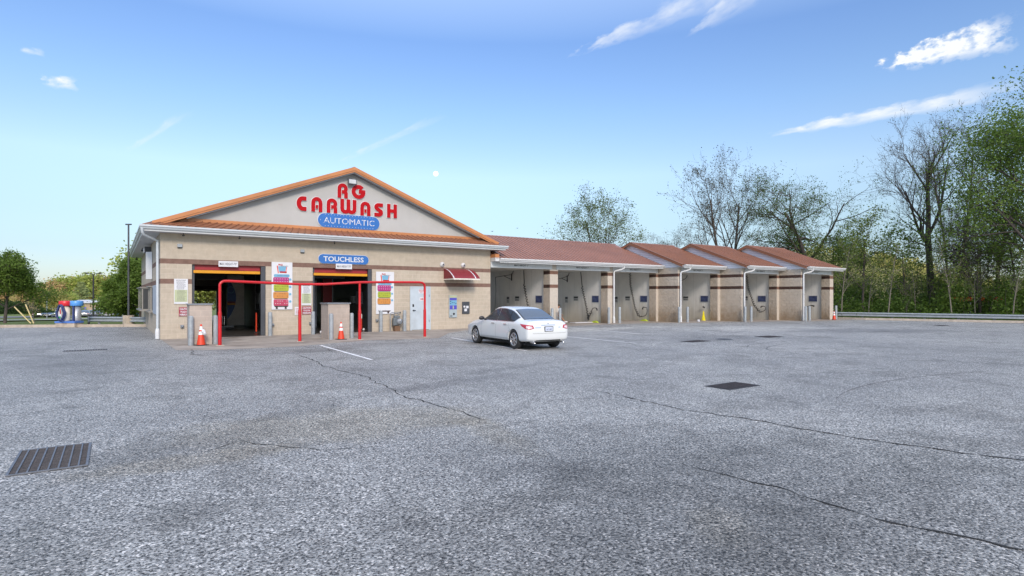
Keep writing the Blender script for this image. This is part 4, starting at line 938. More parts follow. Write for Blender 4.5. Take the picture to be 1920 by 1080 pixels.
# left wall fittings
t = thing('wall_light', 'dark box wall light under the left eave', 'lamp', (-.1, 6.6, 3.95)); m = MB(); m.box(-.28, -.003, 6.3, 6.75, 3.86, 4.16, bev=.02); m.build('housing', M_dgrey, t); m = MB(); m.box(-.33, -.285, 6.35, 6.7, 3.88, 4.06); m.build('lens', M_refl, t)
t = thing('blade_sign', 'white V shaped vertical blade sign on the left wall', 'sign', (-.3, 5.6, 2.6)); m = MB()
m.add([(-.02, 5.3, 2.55), (-.26, 5.6, 2.55), (-.26, 5.6, 3.85), (-.02, 5.3, 3.85), (-.02, 5.34, 2.55), (-.26, 5.64, 2.55), (-.26, 5.64, 3.85), (-.02, 5.34, 3.85)], [(0,1,2,3),(4,5,6,7),(0,1,5,4),(1,2,6,5),(2,3,7,6),(3,0,4,7)])
m.add([(-.02, 5.95, 2.55), (-.26, 5.7, 2.55), (-.26, 5.7, 3.85), (-.02, 5.95, 3.85), (-.02, 5.99, 2.55), (-.26, 5.74, 2.55), (-.26, 5.74, 3.85), (-.02, 5.99, 3.85)], [(0,1,2,3),(4,5,6,7),(0,1,5,4),(1,2,6,5),(2,3,7,6),(3,0,4,7)])
m.build('panel', M_white, t)
m = MB(); m.box(-.30, -.28, 2.2, 2.3, 3.6, 4.279); 
for y, lb in ((9.0, 'small black camera under the left eave'), (17.6, 'small black fitting hanging at the far end of the left eave')):
    m = MB(); m.lathe([(.02, 4.279), (.02, 4.2), (.05, 4.18), (.05, 4.10), (.001, 4.08)], (-.28, y, 0), 10); tag(m.build('eave_camera', M_blk), lb, 'camera')

# ------------------------------------------------------------------ open bay fittings
M_scr = mat('screen_sign', (.05, .065, .14), .25, var=.5, scale=3)
def baysign(x, y0, lb):
    t = thing('menu_board', lb, 'menu board', (x, y0, 1.33), group='dark blue menu panels on the bay walls'); m = MB(); m.box(x-.03, x-.002, y0, y0+.62, 1.34, 1.76); m.build('panel', M_scr, t); m = MB(); m.box(x-.02, x-.001, y0-.05, y0+.67, 1.30, 1.80); m.build('frame', M_white, t)
ords = ('first', 'second', 'third', 'fourth', 'fifth', 'sixth')
for (x, y), o_ in zip(((19.98, .90), (24.68, .92), (29.23, .88), (33.70, -.82), (38.30, -2.45), (42.6, -4.0)), ords): baysign(x, y, 'dark blue menu panel on the right wall of the %s open bay' % o_)
def notice(x, y, z, w_, h_, lb):
    t = thing('bay_notice', lb, 'notice', (x, y, z)); m = MB(); m.box(x-.012, x-.002, y-w_/2, y+w_/2, z-h_/2, z+h_/2); m.build('panel', mat('notice_grey', (.46, .47, .46), .6), t)
    m = MB(); m.box(x-.016, x-.0125, y-w_*.45, y+w_*.45, z+h_*.12, z+h_*.45); 
    for k in range(3): m.box(x-.016, x-.0125, y-w_*.38, y+w_*.38, z-h_*(.1+.14*k)-.012, z-h_*(.1+.14*k)+.006)
    m.build('print', M_blk, t)
for x, y, lb in ((19.98, 3.55, 'black headed notice in the first open bay'), (24.68, 3.2, 'black headed notice in the second open bay'), (29.23, 2.75, 'black headed notice in the third open bay'), (33.70, 1.15, 'black headed notice in the fourth open bay'), (38.30, -.75, 'black headed notice in the fifth open bay')): notice(x, y, 1.58, .48, .30, lb)
for x, y, lb in ((19.98, 4.6, 'narrow grey notice deeper in the first open bay'), (24.68, 4.2, 'narrow grey notice deeper in the second open bay'), (29.23, 3.9, 'narrow grey notice deeper in the third open bay')): notice(x, y, 1.5, .30, .42, lb)
M_hose = mat('hose_rubber', (.02, .022, .024), .5)
def coil(path, r=.022, amp=.065, turns=None, straight=0):
    P = [Vector(p) for p in path]; out_ = []; L_ = sum((b-a).length for a, b in zip(P, P[1:])); d = 0; tot = turns or int(L_/.17)
    N_ = tot*9; seg = list(zip(P, P[1:])); 
    for i in range(N_+1):
        s_ = L_*i/N_; acc = 0
        for a, b in seg:
            l = (b-a).length
            if s_ <= acc+l+1e-6: break
            acc += l
        t_ = (b-a).normalized(); p = a+t_*(s_-acc); u_ = t_.cross(Vector((1, 0, 0))).normalized(); v_ = t_.cross(u_)
        q = 2*math.pi*i/9; k = 0 if s_ < straight else 1
        out_.append(p+(u_*math.cos(q)+v_*math.sin(q)*.6)*amp*k)
    return out_
def hose(lb, top, pth, tail, straight=0, gun=True, x=0):
    t = thing('coiled_hose', lb, 'hose', top, group='black coiled hoses in the wash bays'); m = MB(); m.tube(coil([top]+pth, straight=straight), .027, 6); m.build('coil', M_hose, t)
    if tail:
        m = MB(); m.tube(tail, [.02]*(len(tail)-2)+[.035, .05], 8); m.build('spray_gun', M_hose, t)
hose('black coiled hose hanging in the first open bay behind the white sedan', (19.75, 2.5, 3.38), [(19.75, 2.45, 2.4), (19.75, 2.05, 1.1), (19.75, 1.85, .5)], None, .9)
hose('black coiled hose bunched low in the second open bay', (24.5, 2.5, 3.38), [(24.5, 2.35, 2.3), (24.5, 1.9, .9), (24.5, 1.75, .2), (24.44, 1.70, .35), (24.46, 1.72, .15), (24.48, 1.66, .45), (24.5, 1.45, .72)], bez((24.5, 1.45, .72), (24.5, 1.35, 1.05), (24.5, .95, .95), 8)+[Vector((24.5, .88, .82))], 1.0)
hose('black coiled hose curling up in the third open bay', (29.05, 2.35, 3.38), [(29.05, 2.3, 2.5), (29.05, 1.85, .9), (29.05, 1.55, .4), (29.05, 1.3, .30)], bez((29.05, 1.3, .30), (29.05, .55, .35), (29.05, .78, .95), 8)+[Vector((29.05, 1.1, .98)), Vector((29.05, 1.15, .82))])
hose('black coiled hose curling up in the fifth open bay', (38.12, -1.0, 3.3), [(38.12, -1.1, 2.4), (38.12, -1.6, 1.1), (38.12, -1.95, .7), (38.12, -2.15, .55)], bez((38.12, -2.15, .55), (38.12, -2.75, .75), (38.12, -2.45, 1.0), 8)+[Vector((38.12, -2.25, 1.0)), Vector((38.12, -2.15, .92))])
m = MB(); m.tube(bez((42.45, -3.15, .78), (42.45, -3.5, 1.15), (42.45, -3.85, .98), 8), [.05, .03, .02, .02, .02, .03, .04, .05, .06], 8); tag(m.build('hose_end', M_hose), 'short curved black hose end in the sixth open bay', 'hose')
m = MB(); m.tube([(33.6, -.62, .92), (33.5, -.50, 1.0)], .05, 8); tag(m.build('hose_nozzle', M_hose), 'small black nozzle above the yellow cone in the fourth open bay', 'nozzle')
def boom(x, y, z, tip, lb, drop):
    t = thing('hose_boom', lb, 'boom', (x, y, z)); m = MB(); m.tube([(x-.02, y, z+.15), (x-.02, y, z-.32)], .035, 8); m.tube([(x-.02, y, z+.08), tip], .018, 6)
    a = Vector((x-.02, y, z-.25)); b = Vector((x-.02, y, z+.08)).lerp(Vector(tip), .5); m.tube([a, b], .018, 6); m.tube([(x-.02, y-.1, z+.1), (x-.05, y-.25, z+.32)], .02, 6); m.build('bracket', M_hose, t)
    if drop: m = MB(); m.tube([tip, (tip[0], tip[1]-.05, z-1.0), (tip[0]-.05, tip[1], drop)], .014, 6); m.build('hose', M_hose, t)
boom(19.97, 4.15, 3.08, (18.08, 3.2, 2.92), 'black triangular boom bracket with dangling hose in the first open bay', .6)
boom(24.67, 4.1, 3.05, (23.2, 3.6, 2.85), 'black triangular boom bracket in the second open bay', None)
m = MB(); m.tube(bez((33.66, 1.0, 3.3), (33.6, .9, 2.9), (33.2, 2.2, 2.75)), .02, 6); tag(m.build('hanging_hose', M_hose), 'thin black hose arching high in the fourth open bay', 'hose')
M_ycone = mat('yellow_cone', (.72, .62, .02), .45)
t = thing('floor_cone', 'yellow cone by the right wall of the fourth open bay', 'cone', (33.4, -.65, 0)); m = MB(); m.lathe([(.17, .0), (.17, .03), (.13, .035), (.03, .66), (.001, .67)], (33.4, -.65, .004), 18); m.build('cone_body', M_ycone, t)
M_ylw = mat('yellow_green_plastic', (.50, .62, .05), .5)
for x, y, lb in ((24.45, 1.1, 'yellow green plastic tray at the pier of the second open bay'), (29.05, 1.05, 'pale yellow plastic tray at the pier of the third open bay')):
    m = MB(); m.prism([(y-.35, .006), (y+.35, .006), (y+.1, .10), (y-.05, .14), (y-.2, .10)], 'x', x-.06, x+.10); tag(m.build('hose_tray', M_ylw), lb, 'tray')
m = MB(); m.lathe([(.001, .0), (.10, .01), (.11, .05), (.08, .07), (.001, .06)], (31.2, -1.9, .004), 12); m.lathe([(.03, .07), (.05, .16)], (31.15, -1.9, .004), 8); m.lathe([(.03, .07), (.05, .16)], (31.27, -1.9, .004), 8); tag(m.build('small_bucket', M_wsign), 'little white cups left on the apron of the fourth bay', 'litter')
m = MB(); m.box(22.9, 24.4, 1.2, 1.75, .006, .05, bev=.01); tag(m.build('white_board', M_wsign), 'long white board lying on the floor of the second open bay', 'board')
m = MB(); m.prism([(4.05, 4.265), (4.3, 4.265), (4.2, 4.27)], 'y', -.2, -.1)
# ------------------------------------------------------------------ sedan
def catmull(xs, ys, x):
    n = len(xs)
    for i in range(n-1):
        if x <= xs[i+1] or i == n-2:
            t = (x-xs[i])/(xs[i+1]-xs[i]); t = min(1, max(0, t))
            def slope(j):
                if j <= 0: return (ys[1]-ys[0])/(xs[1]-xs[0])
                if j >= n-1: return (ys[-1]-ys[-2])/(xs[-1]-xs[-2])
                a = (ys[j]-ys[j-1])/(xs[j]-xs[j-1]); b = (ys[j+1]-ys[j])/(xs[j+1]-xs[j])
                return 0 if a*b <= 0 else 2*a*b/(a+b)
            h = xs[i+1]-xs[i]; m0, m1 = slope(i)*h, slope(i+1)*h
            return ys[i]*(2*t**3-3*t*t+1)+m0*(t**3-2*t*t+t)+ys[i+1]*(-2*t**3+3*t*t)+m1*(t**3-t*t)
ST = [ # x, w, zb, zs, ws, we, ze, zt
(-2.47, .62, .44, .60, .60, .48, .63, .64), (-2.45, .78, .35, .67, .77, .62, .72, .73), (-2.41, .85, .31, .80, .80, .66, .87, .89), (-2.34, .88, .28, .87, .81, .67, .965, .99),
(-2.1, .905, .26, .905, .825, .665, .995, 1.02), (-1.9, .92, .25, .925, .84, .655, 1.015, 1.045), (-1.55, .925, .25, .94, .845, .62, 1.165, 1.20), (-1.15, .925, .25, .945, .845, .59, 1.33, 1.365),
(-.7, .925, .25, .945, .845, .58, 1.41, 1.445), (-.15, .925, .25, .94, .845, .575, 1.435, 1.472), (.25, .925, .25, .935, .84, .57, 1.385, 1.43), (.62, .92, .25, .93, .835, .60, 1.205, 1.25),
(1.05, .915, .25, .92, .825, .65, 1.0, 1.04), (1.5, .91, .25, .895, .80, .63, .955, .99), (2.0, .89, .26, .83, .77, .60, .875, .915), (2.25, .84, .27, .74, .71, .55, .79, .82), (2.40, .74, .30, .62, .63, .5, .66, .68), (2.46, .56, .38, .54, .5, .4, .57, .58)]
SX = [s[0] for s in ST]
def sec(x): return [catmull(SX, [s[k] for s in ST], x) for k in range(1, 8)]
def car_body():
    xs = [-2.47, -2.455, -2.43, -2.40, -2.36, -2.32, -2.25, -2.15]; x = -2.0
    while x < 2.2: xs.append(x); x += .14
    xs += [2.25, 2.32, 2.38, 2.42, 2.445, 2.46]; vs = []; NP = 15
    for x in xs:
        w_, zb, zs, ws, we, ze, zt = sec(x)
        H_ = [(0, zb), (w_-.14, zb), (w_-.03, zb+.05), (w_-.005, zb+.16 if zb+.16 < .5 else .5), (w_, min(.56, zs-.03)), (w_-.006, min(.72, zs-.02)), (ws+(w_-ws)*.62, zs-.055), (ws+.008, zs-.012), (ws-.012, zs+.012),
              (ws+(we-ws)*.35, zs+(ze-zs)*.40), (ws+(we-ws)*.72, zs+(ze-zs)*.80), (we, ze), (we*.9, ze+(zt-ze)*.55), (we*.5, zt-(zt-ze)*.12), (0, zt)]
        for p in H_: vs.append((x, p[0], p[1]))
        for p in H_[-2:0:-1]: vs.append((x, -p[0], p[1]))
    M_ = 2*NP-2; fs = []
    for i in range(len(xs)-1):
        for j in range(M_): fs.append((i*M_+j, i*M_+(j+1) % M_, (i+1)*M_+(j+1) % M_, (i+1)*M_+j))
    fs.append(tuple(range(M_-1, -1, -1))); b = (len(xs)-1)*M_; fs.append(tuple(b+j for j in range(M_)))
    me = bpy.data.meshes.new('cb'); me.from_pydata(vs, [], fs); ob = bpy.data.objects.new('cb', me); COL.objects.link(ob)
    b_ = bmesh.new(); b_.from_mesh(me); bmesh.ops.recalc_face_normals(b_, faces=b_.faces); b_.to_mesh(me); b_.free()
    sm = ob.modifiers.new('s', 'SUBSURF'); sm.levels = 2; sm.render_levels = 2
    cuts = []
    for wx in (-1.56, 1.46):
        for sy in (-1, 1):
            m = MB(); m.lathe([(.001, .60*sy), (.365, .60*sy), (.375, 1.0*sy), (.001, 1.0*sy)], (wx, 0, .335), 40, 'y'); c = m.build('cut', M_blk); cuts.append(c)
            bo = ob.modifiers.new('b', 'BOOLEAN'); bo.operation = 'DIFFERENCE'; bo.object = c; bo.solver = 'EXACT'
    dg = bpy.context.evaluated_depsgraph_get(); me2 = bpy.data.meshes.new_from_object(ob.evaluated_get(dg))
    for c in cuts: bpy.data.objects.remove(c)
    bpy.data.objects.remove(ob)
    return me2
def patch(bvh, poly, U, V, Dv, org=(0, 0, 0), off=.004, grid=.05, maxd=6):
    """sheet that follows the body: 2D outline in the (U,V) plane projected along Dv"""
    U, V, Dv, org = Vector(U), Vector(V), Vector(Dv).normalized(), Vector(org)
    P = []
    for a, b in zip(poly, poly[1:]+poly[:1]):
        a, b = Vector(a), Vector(b); n = max(1, int((b-a).length/grid)); P += [a+(b-a)*i/n for i in range(n)]
    k = len(P); tp = [tuple(p) for p in P]
    x0, x1 = min(p.x for p in P), max(p.x for p in P); y0, y1 = min(p.y for p in P), max(p.y for p in P)
    G_ = []
    i = x0+grid
    while i < x1:
        j = y0+grid
        while j < y1:
            if inpoly((i, j), tp): G_.append(Vector((i, j)))
            j += grid
        i += grid
    vo_, _, fo_, _, _, _ = geometry.delaunay_2d_cdt(P+G_, [(i, (i+1) % k) for i in range(k)], [], 1, 1e-5)
    vs = []; ok = []
    for v in vo_:
        o_ = org+U*v.x+V*v.y; h, nrm, _, _ = bvh.ray_cast(o_, Dv, maxd)
        if h is None: h, nrm, _, _ = bvh.find_nearest(o_+Dv*1.0)
        if nrm.dot(Dv) > 0: nrm = -nrm
        vs.append(h+nrm*off)
    m = MB(); m.add(vs, [tuple(f) for f in fo_], 0, True); return m
M_ps0 = mat('pillar_silver', (.45, .46, .46), .3, .4)
M_pearl = mat('pearl_white_paint', (.64, .66, .65), .25, var=.01, coat=.9)
M_lampr = mat('tail_lamp_red', (.42, .015, .02), .12, var=.2, scale=8, coat=1); M_lampc = mat('tail_lamp_clear', (.62, .48, .48), .12, var=.3, scale=20, coat=1)
M_lampw = mat('head_lamp', (.55, .58, .6), .08, var=.1, coat=1); M_seam = mat('panel_gap', (.12, .12, .12), .6, var=.05); M_plate = mat('plate', (.55, .60, .70), .4, var=.1)
M_under = mat('underbody', (.012, .012, .012), .9)
def make_wheel(parent, x, y, side):
    m = MB(); m.lathe([(.20, -.10), (.29, -.11), (.325, -.10), (.335, -.06), (.335, .06), (.325, .10), (.29, .11), (.235, .10), (.225, .07), (.20, -.10)], (0, 0, 0), 36, 'y')
    wh = m.build('wheel', M_tyre, parent, local=True); wh.location = (x, y, .335)
    m = MB(); m.lathe([(.232, .095*side), (.222, .10*side), (.212, .085*side), (.205, .02*side), (.06, .0*side), (.001, .0)], (0, 0, 0), 36, 'y'); m.build('rim_well', M_under, wh, local=True)
    m = MB(); m.lathe([(.234, .098*side), (.226, .108*side), (.208, .104*side), (.205, .09*side)], (0, 0, 0), 36, 'y'); m.lathe([(.001, .095*side), (.05, .095*side), (.058, .08*side), (.058, .02*side)], (0, 0, 0), 20, 'y')
    for k in range(7):
        q = 2*math.pi*k/7; ca, sa = math.cos(q), math.sin(q); pr_ = [(.045, .030), (.13, .026), (.215, .048)]
        top = [(r, wd) for r, wd in pr_]; vs = []
        for r, wd in top:
            for s_ in (-1, 1):
                for yy in (.098 if r > .1 else .092, .055): vs.append((r*ca-s_*wd*sa, yy*side, r*sa+s_*wd*ca))
        fs = []
        for i in range(2):
            a, b = i*4, (i+1)*4; fs += [(a, b, b+2, a+2), (a, a+1, b+1, b), (a+2, b+2, b+3, a+3)]
        m.add(vs, fs)
    m.build('rim', mat('rim_alloy', (.62, .63, .64), .22, .85, var=.03), wh, local=True, fix=False)
def make_car(label, paint, group=None, detail=True):
    me = car_body(); t = thing('sedan', label, 'car', (0, 0, 0), 0, group)
    bm = bmesh.new(); bm.from_mesh(me); bvh = BVHTree.FromBMesh(bm)
    m = MB(); m.add([v.co.copy() for v in bm.verts], [[v.index for v in f.verts] for f in bm.faces], 0, True); bm.free(); bpy.data.meshes.remove(me)
    body = m.build('body', paint, t, local=True)
    try:
        for e_ in body.data.edges: pass
        body.data.set_sharp_from_angle(angle=R(38))
    except Exception: pass
    def sp(name, poly, mt_, side, off=.004, par=None, grid=.05):
        m = patch(bvh, poly, (1, 0, 0), (0, 0, 1), (0, -side, 0), (0, 2*side, 0), off, grid); return m.build(name, mt_, par or t, local=True, fix=False)
    for side in (1, -1):
        fr = [(.90, .965), (.62, 1.13), (.38, 1.255), (.14, 1.335), (-.06, 1.362), (-.20, 1.368), (-.25, .965)]
        rr = [(-.31, .965), (-.26, 1.368), (-.60, 1.36), (-.92, 1.322), (-1.07, 1.29), (-1.13, .97)]
        qq = [(-1.18, .97), (-1.12, 1.275), (-1.36, 1.19), (-1.62, 1.075), (-1.50, .975)]
        ch = [(1.00, .938), (.66, 1.15), (.40, 1.29), (.14, 1.372), (-.10, 1.395), (-.55, 1.393), (-.92, 1.355), (-1.14, 1.308), (-1.38, 1.222), (-1.70, 1.08), (-1.52, .945)]
        ch2 = [(.97, .948), (.66, 1.138), (.40, 1.277), (.14, 1.358), (-.10, 1.381), (-.55, 1.379), (-.92, 1.341), (-1.14, 1.294), (-1.38, 1.208), (-1.66, 1.08), (-1.51, .956)]
        sp('window_trim', ch, M_chrome, side, .003, grid=.04); sp('window_surround', ch2, M_blk, side, .0055, grid=.04)
        for pl in (fr, rr, qq): sp('side_window', pl, M_glass, side, .009, grid=.04)
        sp('pillar_strip', [(-.275, .97), (-.235, 1.36), (-.25, 1.36), (-.29, .97)], M_ps0, side, .010, grid=.04)
        # chrome strip below the windows, sill crease, seams
        sp('chrome_strip', [(.98, .928), (.98, .940), (-1.50, .947), (-1.50, .935)], M_chrome, side, .009, grid=.08)
        for seam in ([(-.26, .93), (-.25, .93), (-.25, .36), (-.26, .36)], [(.94, .93), (.95, .93), (.92, .36), (.91, .36)], [(-1.16, .93), (-1.15, .93), (-1.18, .78), (-1.30, .66), (-1.13, .52), (-1.12, .36), (-1.13, .36), (-1.14, .52), (-1.315, .66), (-1.19, .78)], [(.92, .355), (.92, .362), (-1.12, .362), (-1.12, .355)]):
            sp('door_seam', seam, M_seam, side, .0015, grid=.04)
        for hx in (-.06, -.98):
            m = MB(); c = bvh.ray_cast(Vector((hx, 2*side, .845)), Vector((0, -side, 0)))[0]; m.box(hx-.11, hx+.11, c.y+.012*side, c.y+.038*side, .832, .862, bev=.008); m.build('door_handle', M_chrome, t, local=True)
        # mirror
        m = MB(); b_ = bmesh.new(); bmesh.ops.create_icosphere(b_, subdivisions=3, radius=1)
        for v in b_.verts: v.co = Vector((v.co.x*.065, v.co.y*.12, v.co.z*.075))
        m.bm(b_, smooth=True, mat=Matrix.Translation((.70, 1.0*side, 1.01))); m.tube([(.74, .80*side, .95), (.71, .92*side, .98)], .03, 8); m.build('mirror', M_blk if detail else paint, t, local=True)
        # lamps: project along the diagonal
        d_ = Vector((1, -side*.75, 0)).normalized(); u_ = Vector((-d_.y, d_.x, 0))*(-side)
        og = Vector((-2.3, .80*side, 0))-d_*1.5
        pl = [(-.27, .885), (-.05, .865), (.20, .84), (.25, .74), (.12, .70), (-.06, .73), (-.20, .81)]
        m = patch(bvh, [(a, b) for a, b in pl], u_, (0, 0, 1), d_, og, .006, .03); tl_ = m.build('tail_lamp', M_lampr, t, local=True, fix=False)
        m = patch(bvh, [(-.02, .825), (.17, .805), (.20, .75), (.11, .72), (-.02, .75)], u_, (0, 0, 1), d_, og, .012, .03); m.build('clear_lens', M_lampc, tl_, local=True, fix=False)
        d_ = Vector((-1, -side*.7, 0)).normalized(); u_ = Vector((d_.y, -d_.x, 0))*(-side); og = Vector((2.28, .66*side, 0))-d_*1.5
        m = patch(bvh, [(-.28, .76), (0, .70), (.20, .64), (.20, .56), (-.02, .56), (-.22, .66)], u_, (0, 0, 1), d_, og, .006, .03); m.build('headlight', M_lampw, t, local=True, fix=False)
    top = lambda name, poly, mt_, off=.006, grid=.06: patch(bvh, poly, (1, 0, 0), (0, 1, 0), (0, 0, -1), (0, 0, 3), off, grid).build(name, mt_, t, local=True, fix=False)
    top('rear_window_seal', [(-1.93, -.66), (-1.98, 0), (-1.93, .66), (-1.12, .565), (-1.09, 0), (-1.12, -.565)], M_blk, .004)
    top('rear_window', [(-1.89, -.625), (-1.94, 0), (-1.89, .625), (-1.15, .54), (-1.12, 0), (-1.15, -.54)], M_rearglass, .009)
    top('windshield', [(1.02, -.63), (1.08, 0), (1.02, .63), (.32, .52), (.28, 0), (.32, -.52)], M_glass, .009)
    rear = lambda name, poly, mt_, off=.006, grid=.05: patch(bvh, poly, (0, 1, 0), (0, 0, 1), (1, 0, 0), (-4, 0, 0), off, grid).build(name, mt_, t, local=True, fix=False)
    rear('trunk_seam', [(-.66, .565), (.66, .565), (.66, .573), (-.66, .573)], M_seam, .0015); rear('bumper_seam', [(-.80, .59), (-.66, .566), (-.66, .574), (-.80, .598)], M_seam, .0015)
    rear('chrome_trim', [(-.30, .835), (.30, .835), (.29, .852), (-.29, .852)], M_chrome, .010)
    for a, b in ((.32, .55), (-.50, -.42)): rear('badge', [(a, .755), (b, .755), (b, .772), (a, .772)], M_chrome, .008, .03)
    rear('diffuser', [(-.50, .345), (.50, .345), (.54, .31), (-.54, .31)], M_blk, .008)
    hx = bvh.ray_cast(Vector((-4, 0, .72)), Vector((1, 0, 0)))[0].x
    m = MB(); m.box(hx-.025, hx-.005, -.18, .18, .625, .80, bev=.004); pf = m.build('plate_frame', M_blk, t, local=True); m = MB(); m.box(hx-.030, hx-.0255, -.155, .155, .645, .78); m.build('plate', M_plate, pf, local=True)
    vs_, fs_ = text_geo('LKP 3402', 1, .02); m = MB(); X0 = sum(v.x for v in vs_)/len(vs_); m.add([(hx-.0315, -(v.x-2.2+.0)*.058 if 0 else -(v.x)*.058, .70+v.y*.07) for v in vs_], fs_); m.build('plate_lettering', M_navy, pf, local=True)
    m = MB(); ex = hx; m.lathe([(.001, hx+.045), (.026, hx+.04), (.03, hx+.06)], (0, 0, .895), 16, 'x'); m.build('emblem', M_chrome, t, local=True)
    for y in (-.60, .60):
        m = MB(); m.tube([(-2.15, y, .27), (-2.455, y, .265)], .04, 12); m.lathe([(.032, -2.458), (.001, -2.44)], (0, y, .265), 12, 'x', ); m.build('exhaust_tip', M_chrome, t, local=True)
    m = MB(); m.box(-2.1, 2.1, -.72, .72, .17, .24); m.box(-2.25, 2.2, -.6, .6, .24, .32); m.build('underbody', M_under, t, local=True)
    for wx in (-1.56, 1.46):
        for sy in (-1, 1): make_wheel(t, wx, .80*sy, sy)
    return t
CARW = make_car('white sedan parked facing the wash, seen from its rear left corner', M_pearl)
CARW.location = (10.17, -10.15, 0.0); CARW.rotation_euler = (0, 0, R(86)); CARW.scale = (.915, .925, .945)

# ------------------------------------------------------------------ crouching person in the second bay
def skin_body(joints, edges, radii, root=0, lv=1):
    me = bpy.data.meshes.new('sk'); me.from_pydata(joints, edges, []); ob = bpy.data.objects.new('sk', me); COL.objects.link(ob)
    sm = ob.modifiers.new('skin', 'SKIN'); sub = ob.modifiers.new('sub', 'SUBSURF'); sub.levels = lv; sub.render_levels = lv
    for i, r in enumerate(radii): me.skin_vertices[0].data[i].radius = (r, r) if not isinstance(r, tuple) else r
    me.skin_vertices[0].data[root].use_root = True
    dg = bpy.context.evaluated_depsgraph_get(); m2 = bpy.data.meshes.new_from_object(ob.evaluated_get(dg)); bpy.data.objects.remove(ob)
    m = MB(); m.add([v.co.copy() for v in m2.vertices], [tuple(p.vertices) for p in m2.polygons], 0, True); bpy.data.meshes.remove(m2); return m
M_skin = mat('skin', (.42, .22, .14), .5, var=.08); M_shirt = mat('shirt_white', (.70, .70, .70), .8, var=.08); M_short = mat('shorts_black', (.02, .02, .025), .8); M_hair = mat('hair_dark', (.03, .02, .015), .7)
PP = thing('person', 'person in white shirt and dark shorts crouching in the second open bay', 'person', (22.05, 2.3, 0))
# local: +x is the way they face; pelvis low, one foot forward
J = [(0, 0, .42), (.06, 0, .58), (.14, 0, .76), (.20, 0, .90), (.25, 0, .97), (.30, 0, 1.07), (.33, 0, 1.15),
     (.02, .10, .40), (.46, .14, .50), (.76, .14, .13), (.80, .14, .07), (.94, .15, .04),
     (.02, -.10, .40), (.33, -.16, .24), (-.04, -.15, .08), (-.08, -.15, .05), (.02, -.15, .03),
     (.17, .17, .88), (.32, .22, .66), (.50, .14, .55), (.56, .12, .52), (.17, -.17, .88), (.30, -.22, .64), (.48, -.12, .52), (.54, -.10, .49)]
E_ = [(0, 1), (1, 2), (2, 3), (3, 4), (4, 5), (5, 6), (0, 7), (7, 8), (8, 9), (9, 10), (10, 11), (0, 12), (12, 13), (13, 14), (14, 15), (15, 16), (3, 17), (17, 18), (18, 19), (19, 20), (3, 21), (21, 22), (22, 23), (23, 24)]
rd = [.13, .12, .13, .10, .05, .085, .085, .09, .065, .042, .045, .035, .09, .065, .042, .045, .035, .05, .042, .032, .03, .05, .042, .032, .03]
sb = skin_body(J, E_, rd, 0, 2); sb.build('person_body', M_skin, PP, local=True)
sb = skin_body(J[:5]+[J[17], J[18], J[21], J[22]], [(0, 1), (1, 2), (2, 3), (3, 4), (3, 5), (5, 6), (3, 7), (7, 8)], [.15, .145, .155, .13, .07, .07, .065, .07, .065], 0, 2); sb.build('shirt', M_shirt, PP, local=True)
sb = skin_body([J[0], J[7], (.30, .13, .465), J[12], (.24, -.145, .285)], [(0, 1), (1, 2), (0, 3), (3, 4)], [.155, .115, .095, .115, .095], 0, 2); sb.build('shorts', M_short, PP, local=True)
for a, b in ((J[10], J[11]), (J[15], J[16])):
    m = MB(); b_ = bmesh.new(); bmesh.ops.create_icosphere(b_, subdivisions=3, radius=1)
    for v in b_.verts: v.co = Vector((v.co.x*.15, v.co.y*.055, max(-.6, v.co.z)*.065))
    m.bm(b_, smooth=True, mat=Matrix.Translation(((a[0]+b[0])/2, a[1], .045))); m.build('shoe', M_shirt, PP, local=True)
m = MB(); b_ = bmesh.new(); bmesh.ops.create_icosphere(b_, subdivisions=3, radius=1)
for v in b_.verts: v.co = Vector((v.co.x*.10, v.co.y*.09, v.co.z*.09))
m.bm(b_, smooth=True, mat=Matrix.Translation((.29, 0, 1.15))); m.build('hair', M_hair, PP, local=True)
for sgn, j in ((1, J[20]), (-1, J[24])):
    for k in range(5):
        m = MB(); a = Vector(j)+Vector((.02, sgn*(.03-.015*k), 0)); ln = (.06, .075, .08, .075, .06)[k]; d_ = Vector((.9, sgn*(.15 if k else .8), -.3)).normalized()
        m.tube([a, a+d_*ln*.55, a+d_*ln*.55+Vector((.3, 0, -.9))*ln*.45], [.010, .009, .007], 6); m.build('finger', M_skin, PP, local=True)
PP.rotation_euler = (0, 0, R(-15))

# ------------------------------------------------------------------ other cars
M_pb = mat('paint_black', (.02, .02, .022), .2, var=.02, coat=1); M_ps = mat('paint_silver', (.40, .42, .44), .3, .4, var=.02, coat=.5); M_pbl = mat('paint_blue', (.06, .16, .36), .25, var=.02, coat=1); M_pg = mat('paint_grey', (.12, .13, .14), .3, .2, var=.02, coat=.5); M_pr = mat('paint_red', (.25, .02, .02), .3, var=.02, coat=.5); M_pw = mat('paint_white', (.62, .63, .64), .3, var=.02, coat=.5)
c = dup(CARW, (17.1, 6.0, 0), R(-90), 'black car standing inside the first open bay behind the corner'); c['group'] = ''; del c['group']; setmat(c, M_pearl, M_pb); c.scale = (1, 1, 1.06)
row = [(172, 118, M_pw, 'white'), (186, 118, M_pg, 'grey'), (200, 119, M_ps, 'silver'), (213, 118, M_pw, 'white'), (225, 118, M_pb, 'black'), (237, 119, M_ps, 'silver'), (249, 118, M_pg, 'grey'), (76, 112, M_pb, 'black'), (90, 112, M_pb, 'black'), (160, 112, M_pg, 'grey'), (110, 120, M_pw, 'white')]
nths = {}
